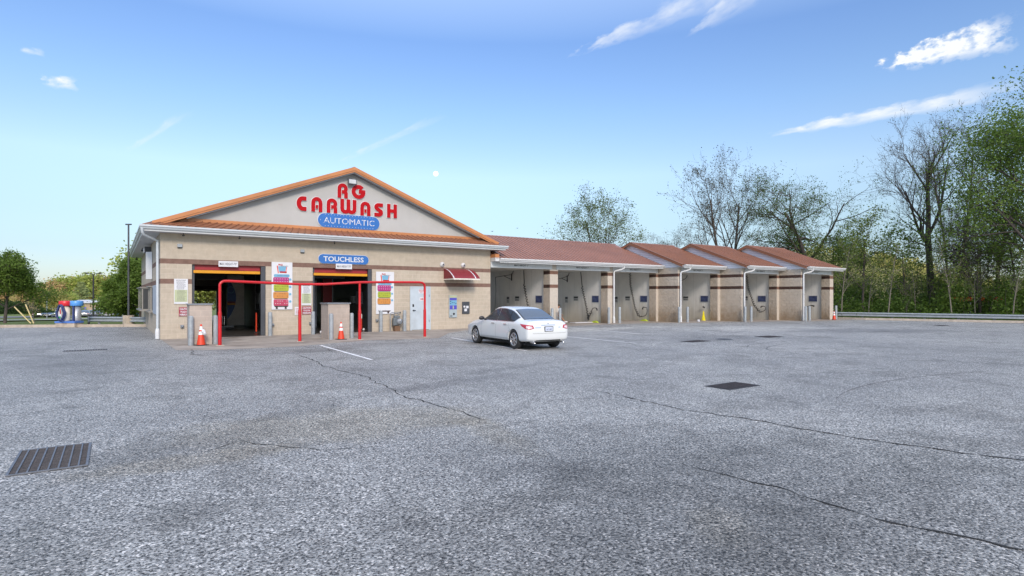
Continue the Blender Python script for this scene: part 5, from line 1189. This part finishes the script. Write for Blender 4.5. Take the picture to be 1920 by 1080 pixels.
for i, (u, Z, mt_, cn) in enumerate(row):
    p = at(u, Z); p.z = tz(p.x, p.y); nths[cn] = nths.get(cn, 0)+1
    lb = ['white car parked in the far row left of the lamp post', 'grey car parked in the far row just right of the double lamp post', 'silver car in the far row before the tan building', 'white car in the far row right of the silver one', 'black car in the far row before the tan building', 'silver car in the far row by the tree beside the building', 'grey car in the far row at the wash building corner', 'black car far off left of the vacuum station', 'second black car far off, nearer the vacuum station', 'grey car half behind the vacuum station', 'white car far off right behind the hoses'][i]
    c = dup(CARW, p, R(70 if i % 2 else 250)+YAW*0+(i*.03), lb, 'cars parked in the far lot'); setmat(c, M_pearl, mt_)
p = at(254, 84); p.z = tz(p.x, p.y); c = dup(CARW, p, R(150), 'blue car on the road just left of the building corner'); setmat(c, M_pearl, M_pbl)
# white box trucks far off
def boxtruck(u, Z, lb, rz=0):
    p = at(u, Z); p.z = tz(p.x, p.y); t = thing('box_truck', lb, 'truck', (0, 0, 0)); 
    m = MB(); m.box(-2.6, 1.6, -1.1, 1.1, .75, 3.0, bev=.04); m.build('cargo_box', M_pw, t, local=True); m = MB(); m.prism([(1.65, .5), (3.5, .5), (3.5, 1.2), (2.9, 1.35), (2.5, 2.1), (1.65, 2.1)], 'y', -1.0, 1.0); cb = m.build('cab', M_pw, t, local=True)
    m = MB(); m.prism([(1.9, 1.4), (2.75, 1.4), (2.42, 2.0), (1.9, 2.0)], 'y', -1.01, 1.01); m.prism([(2.93, 1.40), (2.91, 1.37), (2.52, 2.05), (2.55, 2.07)], 'y', -.9, .9); m.build('window', M_glass, cb, local=True)
    m = MB(); m.box(-2.6, 3.4, -.5, .5, .45, .7); m.build('chassis', M_blk, t, local=True)
    for x in (-1.5, 2.6):
        for s_ in (-1, 1): m = MB(); m.lathe([(.001, .8*s_), (.42, .8*s_), (.42, 1.08*s_), (.001, 1.08*s_)], (x, 0, .42), 18, 'y'); m.build('wheel', M_tyre, t, local=True)
    t.location = p; t.rotation_euler = (0, 0, rz)
boxtruck(97, 150, 'white box truck far off left of the vacuum station', .3); boxtruck(204, 168, 'white box truck parked by the tan building', 1.2)

# ------------------------------------------------------------------ vacuum island
VI = thing('vacuum_island', 'low concrete island with blue painted top carrying the vacuums', 'island', (0, 0, 0))
m = MB(); m.box(-.56, .56, -.30, .30, 0, .235, bev=.01); m.build('concrete_base', M_concl, VI, local=True); m = MB(); m.box(-.59, .59, -.33, .33, .236, .34, bev=.01); m.build('painted_top', mat('island_blue', (.08, .18, .50), .5), VI, local=True)
vp = at(130, 32.6); RZ = -.66
VI.location = vp; VI.rotation_euler = (0, 0, RZ)
def vacuum(lx, ly, capm, bodym, lb, extra):
    t = thing('vacuum_machine', lb, 'vacuum', (0, 0, 0))
    m = MB(); m.lathe([(.001, .345), (.21, .345), (.22, .40), (.22, 1.19), (.001, 1.19)], (0, 0, 0), 28); m.build('drum', bodym, t, local=True)
    m = MB(); m.lathe([(.001, 1.195), (.30, 1.195), (.315, 1.21), (.315, 1.44), (.29, 1.47), (.001, 1.49)], (0, 0, 0), 32); m.build('canopy', capm, t, local=True)
    if extra:
        m = MB(); n = 26; P_ = [(.22*math.sin(2*math.pi*i/n)*(1 if math.cos(2*math.pi*i/n) < .2 else .72)-.03, -.30, .82+.44*math.cos(2*math.pi*i/n)) for i in range(n+1)]; m.tube(P_, .045, 10)
        P_ = [(a*.85-.02, -.36, b*.97+.02) for a, _, b in P_]; m.tube(P_, .045, 10); m.tube([(-.05, -.42, .45), (.12, -.5, .40), (.30, -.55, .37)], .03, 8); m.build('hose', M_navy, t, local=True)
        m = MB(); m.box(-.22, -.02, -.29, -.255, .55, 1.12, bev=.02); m.build('front_panel', M_wsign, t, local=True)
        m = MB(); m.prism([(-.10, .75), (-.04, .75), (-.06, 1.05), (-.11, .95)], 'y', -.302, -.292); m.build('red_decal', M_redt, t, local=True)
        m = MB(); m.prism([(-.24, .52), (-.04, .52), (-.05, .62), (-.23, .60)], 'y', -.302, -.292); m.build('green_decal', mat('decal_green', (.03, .30, .15), .5), t, local=True)
    else:
        m = MB(); m.box(-.04, .06, -.29, -.23, .36, 1.18); m.build('dark_strip', M_navy, t, local=True)
    o = Matrix.Rotation(RZ, 4, 'Z') @ Vector((lx, ly, 0)); t.location = vp+o; t.rotation_euler = (0, 0, RZ+.1)
vacuum(-.17, -.06, mat('canopy_red', (.60, .02, .03), .35), mat('drum_cream', (.68, .64, .55), .4), 'vacuum with red canopy and looping navy hose', True)
vacuum(.33, .12, mat('canopy_blue', (.09, .30, .68), .35), M_ps, 'vacuum with blue canopy behind the red one', False)
# guardrails
def guardrail(A_, B_, z0, sp_, lb, flare=False):
    t = thing('guardrail', lb, 'guardrail', A_); A_, B_ = Vector(A_), Vector(B_); d = (B_-A_); L_ = d.length; d.normalize(); n = Vector((d.y, -d.x, 0))
    if n.dot(CAM-A_) < 0: n = -n
    prof = [(0, .31), (.035, .30), (.08, .265), (.08, .235), (.03, .20), (.0, .165), (.0, .145), (.03, .11), (.08, .075), (.08, .045), (.035, .01), (0, 0)]
    m = MB(); k = max(2, int(L_/2)); vs = []
    for i in range(k+1):
        p = A_+d*L_*i/k
        for a, b in prof: vs.append(p+n*(a+.09)+Vector((0, 0, z0+b)))
    q = len(prof); m.add(vs, [(i*q+j, (i+1)*q+j, (i+1)*q+j+1, i*q+j+1) for i in range(k) for j in range(q-1)]); m.build('rail', M_galv, t, fix=False)
    i = .6
    while i < L_:
        p = A_+d*i; m = MB(); m.box(p.x-.06, p.x+.06, p.y-.06, p.y+.06, p.z-.3, p.z+z0+.26); m.build('post', M_mgrey, t); i += sp_
    if flare: m = MB(); p = A_; m.tube([p+n*.12+Vector((0, 0, z0-.02)), p+n*.12+Vector((0, 0, z0+.34))], .07, 10); m.build('end_terminal', M_galv, t)
guardrail((43.95, -3.9, .1), (47.35, -15.3, .1), .12, 1.9, 'galvanised guardrail along the woods beyond the wash bays')
guardrail((47.36, -15.35, .1), (52.9, -31, .1), .12, 1.9, 'further stretch of guardrail out along the right of the lot')
a = at(170, 34.3, .1); b = at(330, 33.2, .1); guardrail(a, b, .12, 3.4, 'galvanised guardrail between the vacuum island and the wash building', True)
m = MB(); p = at(166.5, 34.2); m.box(p.x-.06, p.x+.06, p.y-.06, p.y+.06, 0, .62); tag(m.build('wooden_post', M_bark), 'short dark wooden post at the guardrail end', 'post')
# lamp posts
t = thing('lamp_post', 'tall lamp post on a concrete block beside the building corner', 'lamp post', at(241, 33.8)); p = at(241, 33.8)
m = MB(); m.prism(arcp(p.x, p.y, .29, .29, 0, 330, 11), 'z', 0, .62); m.build('concrete_footing', M_concl, t); m = MB(); m.tube([(p.x, p.y, .62), (p.x, p.y, 5.9)], [.06, .045], 10); m.build('pole', M_dgrey, t)
dd = Vector((math.cos(YAW), -math.sin(YAW), 0)); m = MB(); m.tube([Vector((p.x, p.y, 5.93))-dd*.17, Vector((p.x, p.y, 5.93))+dd*.17], .04, 8); m.build('lamp_head', M_dgrey, t)
p = at(175, 75); z = tz(p.x, p.y); t = thing('lamp_post', 'double armed street lamp before the tan building', 'lamp post', (p.x, p.y, z)); m = MB(); m.tube([(p.x, p.y, z), (p.x, p.y, 4.55)], [.12, .08], 10); m.build('pole', M_blk, t)
for s_ in (-1, 1):
    m = MB(); q0 = Vector((p.x, p.y, 4.5)); m.tube([q0, q0+dd*.3*s_+Vector((0, 0, .18)), q0+dd*.6*s_+Vector((0, 0, .24))], .045, 8); am = m.build('arm', M_blk, t)
    m = MB(); q1 = q0+dd*.55*s_+Vector((0, 0, .22)); q2 = q0+dd*1.15*s_+Vector((0, 0, .26)); m.tube([q1, q1.lerp(q2, .5), q2], [.05, .10, .05], 8); m.build('lamp_head', M_blk, am)
p = at(88, 90); z = tz(p.x, p.y); m = MB(); m.tube([(p.x, p.y, z), (p.x, p.y, 2.4)], .08, 8); m.tube([(p.x-.3, p.y, 2.3), (p.x+.3, p.y, 2.4)], .06, 8); tag(m.build('lamp_post', M_mgrey), 'slim far lamp post left of the vacuum station', 'lamp post')
# stakes
for (u0, u1, v1, lb) in ((58, 27, 575.5, 'pale wooden stake leaning far left by the sapling'), (63.2, 48, 571, 'pale wooden stake leaning steeply by the sapling')):
    a = at(u0, 35.2, .08); b = at(u1, 35.4, 1.719-(v1-556)/1086*35.4); m = MB(); m.tube([a, b], .035, 6); tag(m.build('wooden_stake', M_wood), lb, 'stake')
# tan building and roads
p = at(216, 200); z = tz(p.x, p.y)
t = thing('low_building', 'low tan building with pale roof far across the road', 'building', (p.x, p.y, z)); t.rotation_euler = (0, 0, -.1)
m = MB(); m.box(-10.2, 12, -6, 6, 0, 3.9); m.build('wall', M_tan, t, local=True); m = MB(); m.prism([(-6.6, 3.9), (-6.6, 4.15), (0, 5.0), (6.6, 4.15), (6.6, 3.9)], 'x', -10.8, 12.6); m.build('roof', mat('pale_roof', (.52, .53, .54), .6), t, local=True)
for x0, x1, z0, z1, mm, nm in ((-5.5, -2.8, 0, 2.2, M_ps, 'garage_door'), (-8.9, -7.3, 1.6, 2.6, M_purple, 'sign_panel'), (-1.5, 0, 0, 2.2, M_dgrey, 'door'), (2, 4.6, 1.0, 2.2, M_dgrey, 'window'), (6, 8.6, 1.0, 2.2, M_dgrey, 'window')):
    m = MB(); m.box(x0, x1, -6.06, -6.003, z0, z1); m.build(nm, mm, t, local=True)
def strip(P, w_, mtl, name, lb):
    m = MB(); vs = []; pts = []
    for a, b in zip(P, P[1:]):
        n = max(1, int((Vector(b)-Vector(a)).length/6)); pts += [Vector(a)+(Vector(b)-Vector(a))*i/n for i in range(n)]
    pts.append(Vector(P[-1]))
    for i, p in enumerate(pts):
        t_ = (pts[min(i+1, len(pts)-1)]-pts[max(0, i-1)]).normalized(); n_ = Vector((-t_.y, t_.x))*w_/2
        for q in (p+n_, p-n_): vs.append((q.x, q.y, max(tz(q.x, q.y-3), tz(q.x, q.y))+.06))
    m.add(vs, [(2*i, 2*i+1, 2*i+3, 2*i+2) for i in range(len(pts)-1)]); tag(m.build(name, mtl), kind='structure', label=lb, cat=name)
strip([(-120, 75), (-40, 60), (-4, 52), (14, 48), (30, 46)], 16, M_road, 'road', 'pale road across the grass beyond the vacuum island')
strip([(-60, 150), (20, 128), (40, 120)], 42, mat('far_asphalt', (.18, .18, .19), .9), 'far_lot', 'far parking lot before the tan building')
# moon and birds
d = ray(817, 326).normalized(); mp = CAM+d*2500
b_ = bmesh.new(); bmesh.ops.create_uvsphere(b_, u_segments=24, v_segments=16, radius=10.8); m = MB(); m.bm(b_, smooth=True); o = m.build('moon', mat('moon_rock', (.8, .82, .84), .9, var=.25, scale=.12, emit=(.75, .85, .9, .55)), None); o.location = mp; tag(o, 'pale daytime moon above the gable right slope', 'moon')
for (u, v, Z, lb) in ((923, 434, 46, 'small dark bird flying above the main roof edge'), (970, 428, 60, 'tiny dark bird flying above the bay roof ridge')):
    p = CAM+ray(u, v)*Z; m = MB(); m.tube([p+Vector((-.09, 0, 0)), p, p+Vector((.10, 0, .0))], [.008, .02, .006], 6)
    for s_ in (-1, 1): m.add([p+Vector((-.03, 0, .01)), p+Vector((.05, 0, .01)), p+Vector((.03, .11*s_, .05)), p+Vector((-.02, .18*s_, .02))], [(0, 1, 2, 3)])
    tag(m.build('bird', M_blk, fix=False), lb, 'bird')
# ------------------------------------------------------------------ trees
def perp(d, r):
    a = d.cross(Vector((r.uniform(-1, 1), r.uniform(-1, 1), r.uniform(-1, 1)))); return a.normalized() if a.length > 1e-4 else Vector((1, 0, 0))
def tree(name, label, base, height, spread, seed, leafmat, leaf=.16, nleaf=3, depth=4, trunk_r=.22, fork=.3, lean=(0, 0), up=.25, kids=(5, 5, 4, 4), bark=None, twist=.18, first=.35, leafprob=1.0, group=None, stems=1, twig_r=.008, leafspread=.35, cat='tree', angle=(28, 60), leafz=(0, 1.5)):
    r = random.Random(seed); T = MB(); C = MB(); base = Vector(base)
    t = thing(name, label, cat, base, 0, group)
    def branch(p, d, L_, rad, lv):
        n = (7, 5, 4, 3, 2, 2)[min(lv, 5)]; pts = [p]; rr = [rad]; q = p.copy(); dd_ = d.copy()
        tipr = rad*.35 if lv < depth else twig_r*.6
        for i in range(n):
            dd_ = (dd_+perp(dd_, r)*r.uniform(0, twist)*(1.0 if lv else .5)+Vector((0, 0, up*.12*(1 if lv else .3)))).normalized()
            q = q+dd_*L_/n; pts.append(q.copy()); rr.append(rad+(tipr-rad)*(i+1)/n)
        tgt = T if lv <= 1 else C
        tgt.tube(pts, rr, (8, 6, 4, 3, 3, 3)[min(lv, 5)], m=0, caps=False, smooth=lv < 3)
        if lv >= depth-1 and nleaf:
            for i, pp in enumerate(pts[1:]):
                hz = (pp.z-base.z)/height
                if hz < leafz[0] or hz > leafz[1]: continue
                if r.random() > leafprob: continue
                for k in range(nleaf):
                    c = pp+Vector((r.gauss(0, 1), r.gauss(0, 1), r.gauss(0, .8)))*leafspread*.5
                    a = Vector((r.uniform(-1, 1), r.uniform(-1, 1), r.uniform(-.6, .6))).normalized(); b = perp(a, r); s_ = leaf*r.uniform(.6, 1.25)
                    C.add([c-a*s_*.5, c+b*s_*.32, c+a*s_*.5, c-b*s_*.32], [(0, 1, 2, 3)], 1)
        if lv >= depth: return
        nk = kids[min(lv, len(kids)-1)]; 
        for k in range(nk):
            f = first+(1-first)*(k+r.random()*.8)/nk if lv == 0 else .25+.75*(k+r.random())/nk
            f = min(.99, f); i = min(n-1, int(f*n)); pp = pts[i].lerp(pts[i+1], f*n-i); ax = (pts[i+1]-pts[i]).normalized()
            an = R(r.uniform(*angle))*(1.15-.35*f if lv == 0 else 1); pr_ = perp(ax, r)
            if lv == 0: q_ = 2.4*k+r.random(); pr_ = Vector((math.cos(q_), math.sin(q_), 0))
            nd = (ax*math.cos(an)+pr_*math.sin(an)).normalized()
            if lv == 0: LL = spread*r.uniform(.75, 1.1)*(1.25-.65*f)
            else: LL = L_*r.uniform(.42, .68)
            rb = rr[i]*r.uniform(.45, .65) if lv < 2 else max(twig_r, rr[i]*.55)
            branch(pp, nd, LL, rb, lv+1)
    for s_ in range(stems):
        d0 = Vector((lean[0], lean[1], 1))
        if stems > 1: q_ = 2*math.pi*s_/stems+seed; d0 += Vector((math.cos(q_), math.sin(q_), 0))*.22
        hh = height*(.82 if stems == 1 else r.uniform(.68, .88)); branch(base+Vector((0, 0, -.2)), d0.normalized(), hh, trunk_r*(1 if stems == 1 else .72), 0)
    bk = bark or M_bark
    T.build('trunk', [bk], t, fix=False); C.build('crown', [bk, leafmat], t, fix=False)
    return t
import time as _t
t0 = _t.time()
def copytree(src, loc, rz, label, scale=1.0, leafmat=None, old=None, group=None):
    c = dup(src, loc, rz, label, group, (scale, scale, scale))
    if leafmat: setmat(c, old, leafmat)
    return c
# right: woods behind the guardrail
tree('maple_tree', 'large green leafy maple at the right edge of the woods', at(1975, 44), 16.2, 7.5, 11, F_fresh, .18, 9, 4, .34, leafspread=.8, kids=(12, 6, 5, 4), first=.2, up=.2)
tree('maple_tree', 'leafy green tree left of the large maple at the right edge', at(1868, 52), 11.5, 4.5, 12, F_spring, .17, 5, 4, .2, leafspread=.7, kids=(9, 5, 5, 3), first=.3)
tree('bare_tree', 'big bare tree leaning left in the middle of the woods', at(1752, 53), 16.2, 7.2, 21, F_bud, .12, 1, 5, .36, lean=(-.16, .08), leafspread=.3, kids=(8, 5, 5, 4, 3), first=.38, up=.55, leafprob=.25, angle=(22, 48), twist=.22)
tree('bare_tree', 'tall slender bare tree with upright stems right of the big leaning one', at(1792, 56), 17.6, 3.6, 23, F_bud, .10, 1, 5, .2, kids=(9, 5, 4, 4, 3), first=.3, up=1.0, leafprob=.2, angle=(14, 34), stems=2)
tree('oak_tree', 'gnarled oak with twisting limbs right of the last bay roof', at(1530, 62), 14.2, 7.2, 33, F_mid, .15, 2, 5, .34, kids=(9, 6, 5, 4, 3), first=.32, up=.1, twist=.42, leafprob=.75, leafspread=.5, angle=(40, 78))
tree('budding_tree', 'tall budding tree with several stems behind the stepped bay roofs', at(1366, 68), 17.2, 6.4, 44, F_bud, .17, 1, 5, .30, stems=2, kids=(10, 5, 4, 3, 2), first=.28, up=.75, leafprob=.6, leafspread=.35, angle=(22, 50))
tree('budding_tree', 'smaller budding tree behind the ridge of the long bay roof', at(1135, 72), 13.2, 5.8, 52, F_spring, .18, 2, 4, .2, lean=(-.12, .0), kids=(8, 6, 5, 4), first=.35, up=.35, leafprob=.8, leafspread=.5, stems=2)
tree('bare_tree', 'thin bare treetop between the two budding trees', at(1232, 74), 11.4, 2.6, 55, F_bud, .1, 1, 4, .09, kids=(7, 4, 4, 3), first=.4, up=.8, leafprob=.3, stems=3)
tree('bare_tree', 'thin bare treetop left of the tall budding tree', at(1285, 76), 11.8, 3.2, 58, F_bud, .12, 1, 4, .10, kids=(8, 5, 4, 3), first=.4, up=.6, leafprob=.6, stems=2)
tree('young_tree', 'bright green young tree beside the gnarled oak', at(1618, 50), 8.0, 3.0, 61, F_spring, .17, 3, 4, .12, kids=(8, 5, 4, 3), first=.25, up=.3, leafspread=.6, leafprob=.8)
tree('young_tree', 'green young tree just right of the last bay roof', at(1588, 56), 7.0, 2.6, 62, F_fresh, .17, 3, 4, .12, kids=(8, 5, 4, 3), first=.25, leafspread=.6, leafprob=.8)
tree('young_tree', 'green leafy treetop behind the stepped bay roofs near the oak', at(1470, 66), 9.0, 4.0, 63, F_mid, .2, 3, 4, .14, kids=(9, 5, 4, 3), first=.3, leafspread=.6, leafprob=.7)
tree('bare_tree', 'brownish bare tree low between the slender tree and the maples', at(1838, 48), 9.4, 3.8, 66, F_bud, .12, 1, 4, .13, kids=(8, 6, 5, 4), first=.25, up=.3, leafprob=.5, stems=2)
tree('young_tree', 'green tree low under the slender bare tree', at(1700, 50), 6.8, 3.4, 68, F_mid, .2, 3, 4, .1, kids=(8, 5, 4, 3), first=.2, leafspread=.6, leafprob=.6)
for i, (u, Z, h_, sp_, lm, lb) in enumerate(((1560, 58, 8.2, 3.0, F_spring, 'spring green tree right above the last bay roof corner'), (1905, 47, 8.6, 3.2, F_fresh, 'dark green tree low before the large maple'), (1820, 52, 7.4, 3.0, F_bud, 'brown budding tree low among the slender trunks'))):
    tree('young_tree', lb, at(u, Z), h_, sp_, 170+i, lm, .17, 4, 4, .13, kids=(9, 6, 4, 3), first=.2, leafspread=.6, leafprob=.6)
# pale stemmed saplings along the rail
sap = tree('sapling', 'pale stemmed sapling just right of the last wash bay', at(1577, 45.5), 7.0, 1.6, 71, F_spring, .13, 2, 3, .055, kids=(8, 5, 4), first=.35, up=.5, bark=M_barkp, leafprob=.7, group='pale stemmed saplings behind the guardrail')
for i, (u, Z, s_) in enumerate(((1628, 47, .8), (1664, 45, .95), (1716, 47, .7), (1786, 43, 1.0), (1829, 44, .65), (1898, 41, .85))):
    copytree(sap, at(u, Z), i*1.3, 'pale stemmed sapling behind the guardrail, number %s from the left of the woods edge' % ('two', 'three', 'four', 'five', 'six', 'seven', 'eight', 'nine')[i], s_)
# thicket: uncountable brush behind the rail
def thicket(blobs, n, leaf, mtl, name, label, seed, stems=0):
    r = random.Random(seed); m = MB(); tot = sum(b[3]*b[4]*b[5] for b in blobs)
    for (cx, cy, cz, rx, ry, rz_) in blobs:
        k = int(n*(rx*ry*rz_)/tot)
        for i in range(k):
            d = Vector((r.gauss(0, 1), r.gauss(0, 1), r.gauss(0, 1))).normalized()*r.random()**.4
            c = Vector((cx+d.x*rx, cy+d.y*ry, max(.05, cz+d.z*rz_))); a = Vector((r.uniform(-1, 1), r.uniform(-1, 1), r.uniform(-.7, .7))).normalized(); b = perp(a, r); s_ = leaf*r.uniform(.5, 1.4)
            m.add([c-a*s_*.5, c+b*s_*.35, c+a*s_*.5, c-b*s_*.35], [(0, 1, 2, 3)], 0)
        for i in range(stems):
            x, y = cx+r.uniform(-rx, rx), cy+r.uniform(-ry, ry); h_ = (cz+rz_)*r.uniform(.7, 1.25); m.tube([(x, y, 0), (x+r.uniform(-.3, .3), y+r.uniform(-.3, .3), h_*.5), (x+r.uniform(-.7, .7), y+r.uniform(-.7, .7), h_)], [.03, .022, .008], 3, m=1, caps=False)
    return tag(m.build(name, [mtl, M_bark], None, fix=False), label, 'brush', kind='stuff')
r = random.Random(8); bl = []; bl2 = []; bl3 = []
for i in range(60):
    u = r.uniform(1555, 2120); Z = r.uniform(47, 62)-(max(0, u-1620)*.014); p = at(u, Z); h_ = r.uniform(.7, 2.1); bl.append((p.x, p.y, h_*.7, r.uniform(1.2, 2.4), r.uniform(1.2, 2.4), h_))
for i in range(36):
    u = r.uniform(1555, 2120); Z = r.uniform(50, 68)-(max(0, u-1620)*.014); p = at(u, Z); bl2.append((p.x, p.y, r.uniform(1.6, 3.4), r.uniform(1.0, 2.0), r.uniform(1.0, 2.0), r.uniform(.8, 1.7)))
for i in range(40):
    u = 1555+i*14; Z = 43.7-(max(0, u-1570)*.0155)+r.uniform(.4, 1.6); p = at(u, Z); bl3.append((p.x, p.y, .22, .9, .9, .38))
thicket(bl, 62000, .19, F_mid, 'undergrowth', 'dark green undergrowth filling the woods behind the guardrail', 1, 4)
thicket(bl2, 24000, .17, F_spring, 'undergrowth', 'brighter green brush higher up among the trunks of the woods', 2, 9)
thicket(bl3, 12000, .11, F_mid, 'ground_cover', 'low weeds growing under the right guardrail', 3, 0)
# leaf litter slope beyond
hm = MB(); vs = []; nx, ny = 60, 6; 
for i in range(nx+1):
    for j in range(ny+1):
        u = 1380+i*16; Z = 120+j*34; p = at(u, Z); h_ = (0, 6.5, 13, 18, 20.5, 21.5, 21)[j]*(.62+.38*math.sin(i*.11+.6))+noise.noise(Vector((i*.35, j*.9, 0)))*1.6*(j > 0); vs.append((p.x, p.y, max(-.3, h_)))
hm.add(vs, [(i*(ny+1)+j, (i+1)*(ny+1)+j, (i+1)*(ny+1)+j+1, i*(ny+1)+j+1) for i in range(nx) for j in range(ny)], 0, True)
tag(hm.build('hill', mat('hill_side', (.20, .19, .05), .95, var=.4, scale=.12), fix=False), 'low yellow green hillside beyond the woods', 'hill', kind='structure')
r = random.Random(5); bl = []
for i in range(150):
    u = r.uniform(1400, 2300); Z = r.uniform(150, 240); j = (Z-120)/34; i_ = (u-1380)/16; h_ = [0, 6.5, 13, 18, 20.5, 21.5, 21][min(6, int(j))]*(.62+.38*math.sin(i_*.11+.6)); p = at(u, Z); bl.append((p.x, p.y, h_+2.0, 4, 4, 2.6))
thicket(bl, 22000, .9, F_yel, 'hillside_trees', 'far sunlit yellow green treetops on the hillside beyond the woods', 6)
# orange barrier boards seen through the woods
for i, (u, lb) in enumerate(((1806, 'left of the orange boards seen through the woods'), (1850, 'middle orange board seen through the woods'), (1884, 'right of the orange boards seen through the woods'))):
    p = at(u, 50 if u < 1880 else 49); m = MB(); m.box(-.8, .8, -.04, .04, 1.1, 1.5); t = thing('barrier_board', lb, 'barrier', (0, 0, 0)); m.build('board', M_cone, t, local=True); m = MB(); m.box(-.65, -.6, -.03, .03, 0, 1.1); m.box(.6, .65, -.03, .03, 0, 1.1); m.build('leg', M_wsign, t, local=True); t.location = p+Vector((0, 0, .2)); t.rotation_euler = (0, 0, -YAW)
# left: near trees
tree('zelkova_tree', 'vase shaped green tree on the kerb island at the far left', at(9, 36.6, .1), 3.7, 1.75, 81, F_fresh, .12, 6, 4, .10, kids=(13, 7, 5, 4), first=.30, up=.6, leafspread=.30, angle=(30, 60), bark=M_bark)
tree('round_tree', 'dense dark green tree left of the lamp post by the building', at(226, 48, 0), 3.5, 1.15, 83, F_fresh, .16, 7, 4, .09, kids=(12, 6, 5, 4), first=.12, leafspread=.45, angle=(40, 75))
tree('round_tree', 'dense green tree half hidden behind the building corner', at(263, 46, 0), 4.9, 1.6, 84, F_fresh, .16, 7, 4, .10, kids=(13, 6, 5, 4), first=.15, leafspread=.45, angle=(40, 75))
tree('sapling', 'small bare sapling tied near the leaning stakes', at(64.5, 36, .08), 1.45, .55, 85, F_tan, .05, 1, 3, .03, kids=(7, 4, 3), first=.55, leafspread=.15, leafprob=.6, bark=M_barkp)
p0 = [at(u, Z) for u, Z in ((-30, 58), (2, 60), (30, 57), (52, 60), (72, 62), (-55, 60))]
for i, p in enumerate(p0):
    z = tz(p.x, p.y); h_ = (1.35, 1.25, 1.1, 1.0, .75, 1.4)[i]
    o = thicket([(p.x, p.y, z+h_*.9, 1.5, 1.5, h_)], 3200, .16, F_dark, 'shrub', ('broad dark shrub at the far left edge', 'dark shrub behind the zelkova trunk', 'dark shrub left of the leaning stakes', 'dark shrub behind the leaning stakes', 'small dark shrub right of the leaning stakes', 'dark shrub outside the far left edge')[i], 90+i); o['kind'] = 'thing'; o['category'] = 'shrub'
# far belt of sunlit trees on the left
ft = tree('broadleaf_tree', 'far yellow green tree left of the vacuum station', at(92, 150), 5.6, 3.4, 101, F_yel, .42, 6, 3, .16, kids=(14, 7, 5), first=.1, leafspread=1.0, angle=(40, 80), group='far trees across the road'); 
z = tz(ft.location.x, ft.location.y); ft.location.z = z
specs = [(66, 215, 1.75, F_tan, 'tan'), (84, 225, 1.7, F_yel, 'yellow'), (101, 218, 2.0, F_tan, 'tan'), (113, 222, 2.2, F_tan, 'tan'), (126, 224, 2.4, F_lit, 'green'), (139, 228, 2.2, F_tan, 'tan'), (150, 230, 2.35, F_lit, 'green'), (163, 226, 2.6, F_lit, 'green'), (176, 228, 2.5, F_yel, 'yellow'), (189, 230, 2.3, F_tan, 'tan'), (203, 232, 2.4, F_tan, 'tan'), (216, 236, 2.4, F_lit, 'green'), (232, 236, 2.4, F_tan, 'tan'), (110, 152, 1.0, F_yel, 'yellow'), (74, 158, .95, F_yel, 'yellow'), (126, 165, 1.1, F_lit, 'green'), (44, 230, 1.5, F_yel, 'yellow'), (20, 235, 1.6, F_tan, 'tan'), (-5, 235, 1.5, F_lit, 'green'), (250, 236, 2.3, F_lit, 'green')]
for i, (u, Z, s_, mm, cn) in enumerate(specs):
    p = at(u, Z); p.z = tz(p.x, p.y)
    s_ *= .86; copytree(ft, p, i*1.1, 'far %s tree, %s in the belt across the road' % (cn, ('first', 'second', 'third', 'fourth', 'fifth', 'sixth', 'seventh', 'eighth', 'ninth', 'tenth', 'eleventh', 'twelfth', 'thirteenth', 'low one at centre left', 'low one at far left', 'low one by the vacuum station', 'small one near the left edge', 'small one at the left edge', 'one beyond the left edge', 'last one behind the building')[i]), s_, mm, F_yel, 'far trees across the road')
# conifer in the belt
p = at(152, 205); z = tz(p.x, p.y); t = thing('pine_tree', 'spreading pale green pine in the belt of far trees', 'tree', (p.x, p.y, z)); m = MB(); m.tube([(p.x, p.y, z), (p.x, p.y, z+11.5)], [.25, .03], 6); m.build('trunk', M_bark, t); m = MB(); r = random.Random(4)
for k in range(26):
    zz = z+2+k*.37; L_ = 4.6*(1-(k/27))+.5
    for q in range(7):
        a = r.random()*6.28; d = Vector((math.cos(a), math.sin(a), .12))
        for s_ in range(9):
            c = Vector((p.x, p.y, zz))+d*L_*(s_+1)/9; b = Vector((r.uniform(-1, 1), r.uniform(-1, 1), r.uniform(-.2, .2)))*.45; e_ = Vector((0, 0, .22))+b.cross(d)*.3; m.add([c-b, c+e_, c+b, c-e_], [(0, 1, 2, 3)])
m.build('crown', F_con, t, fix=False)
# trees behind the building, seen through the left tunnel
for i, (x, y, h_, mm, lb) in enumerate(((2.2, 36, 7.5, F_lit, 'sunlit green tree seen through the left tunnel, left one'), (5.6, 38, 8.0, F_yel, 'sunlit yellow tree seen through the left tunnel, right one'), (9.5, 37, 7.5, F_lit, 'sunlit green tree behind the building'))):
    tree('broadleaf_tree', lb, (x, y, .1), h_, 3.2, 120+i, mm, .3, 6, 3, .14, kids=(16, 8, 5), first=.08, leafspread=.8, angle=(40, 80))
print('trees', round(_t.time()-t0, 1))
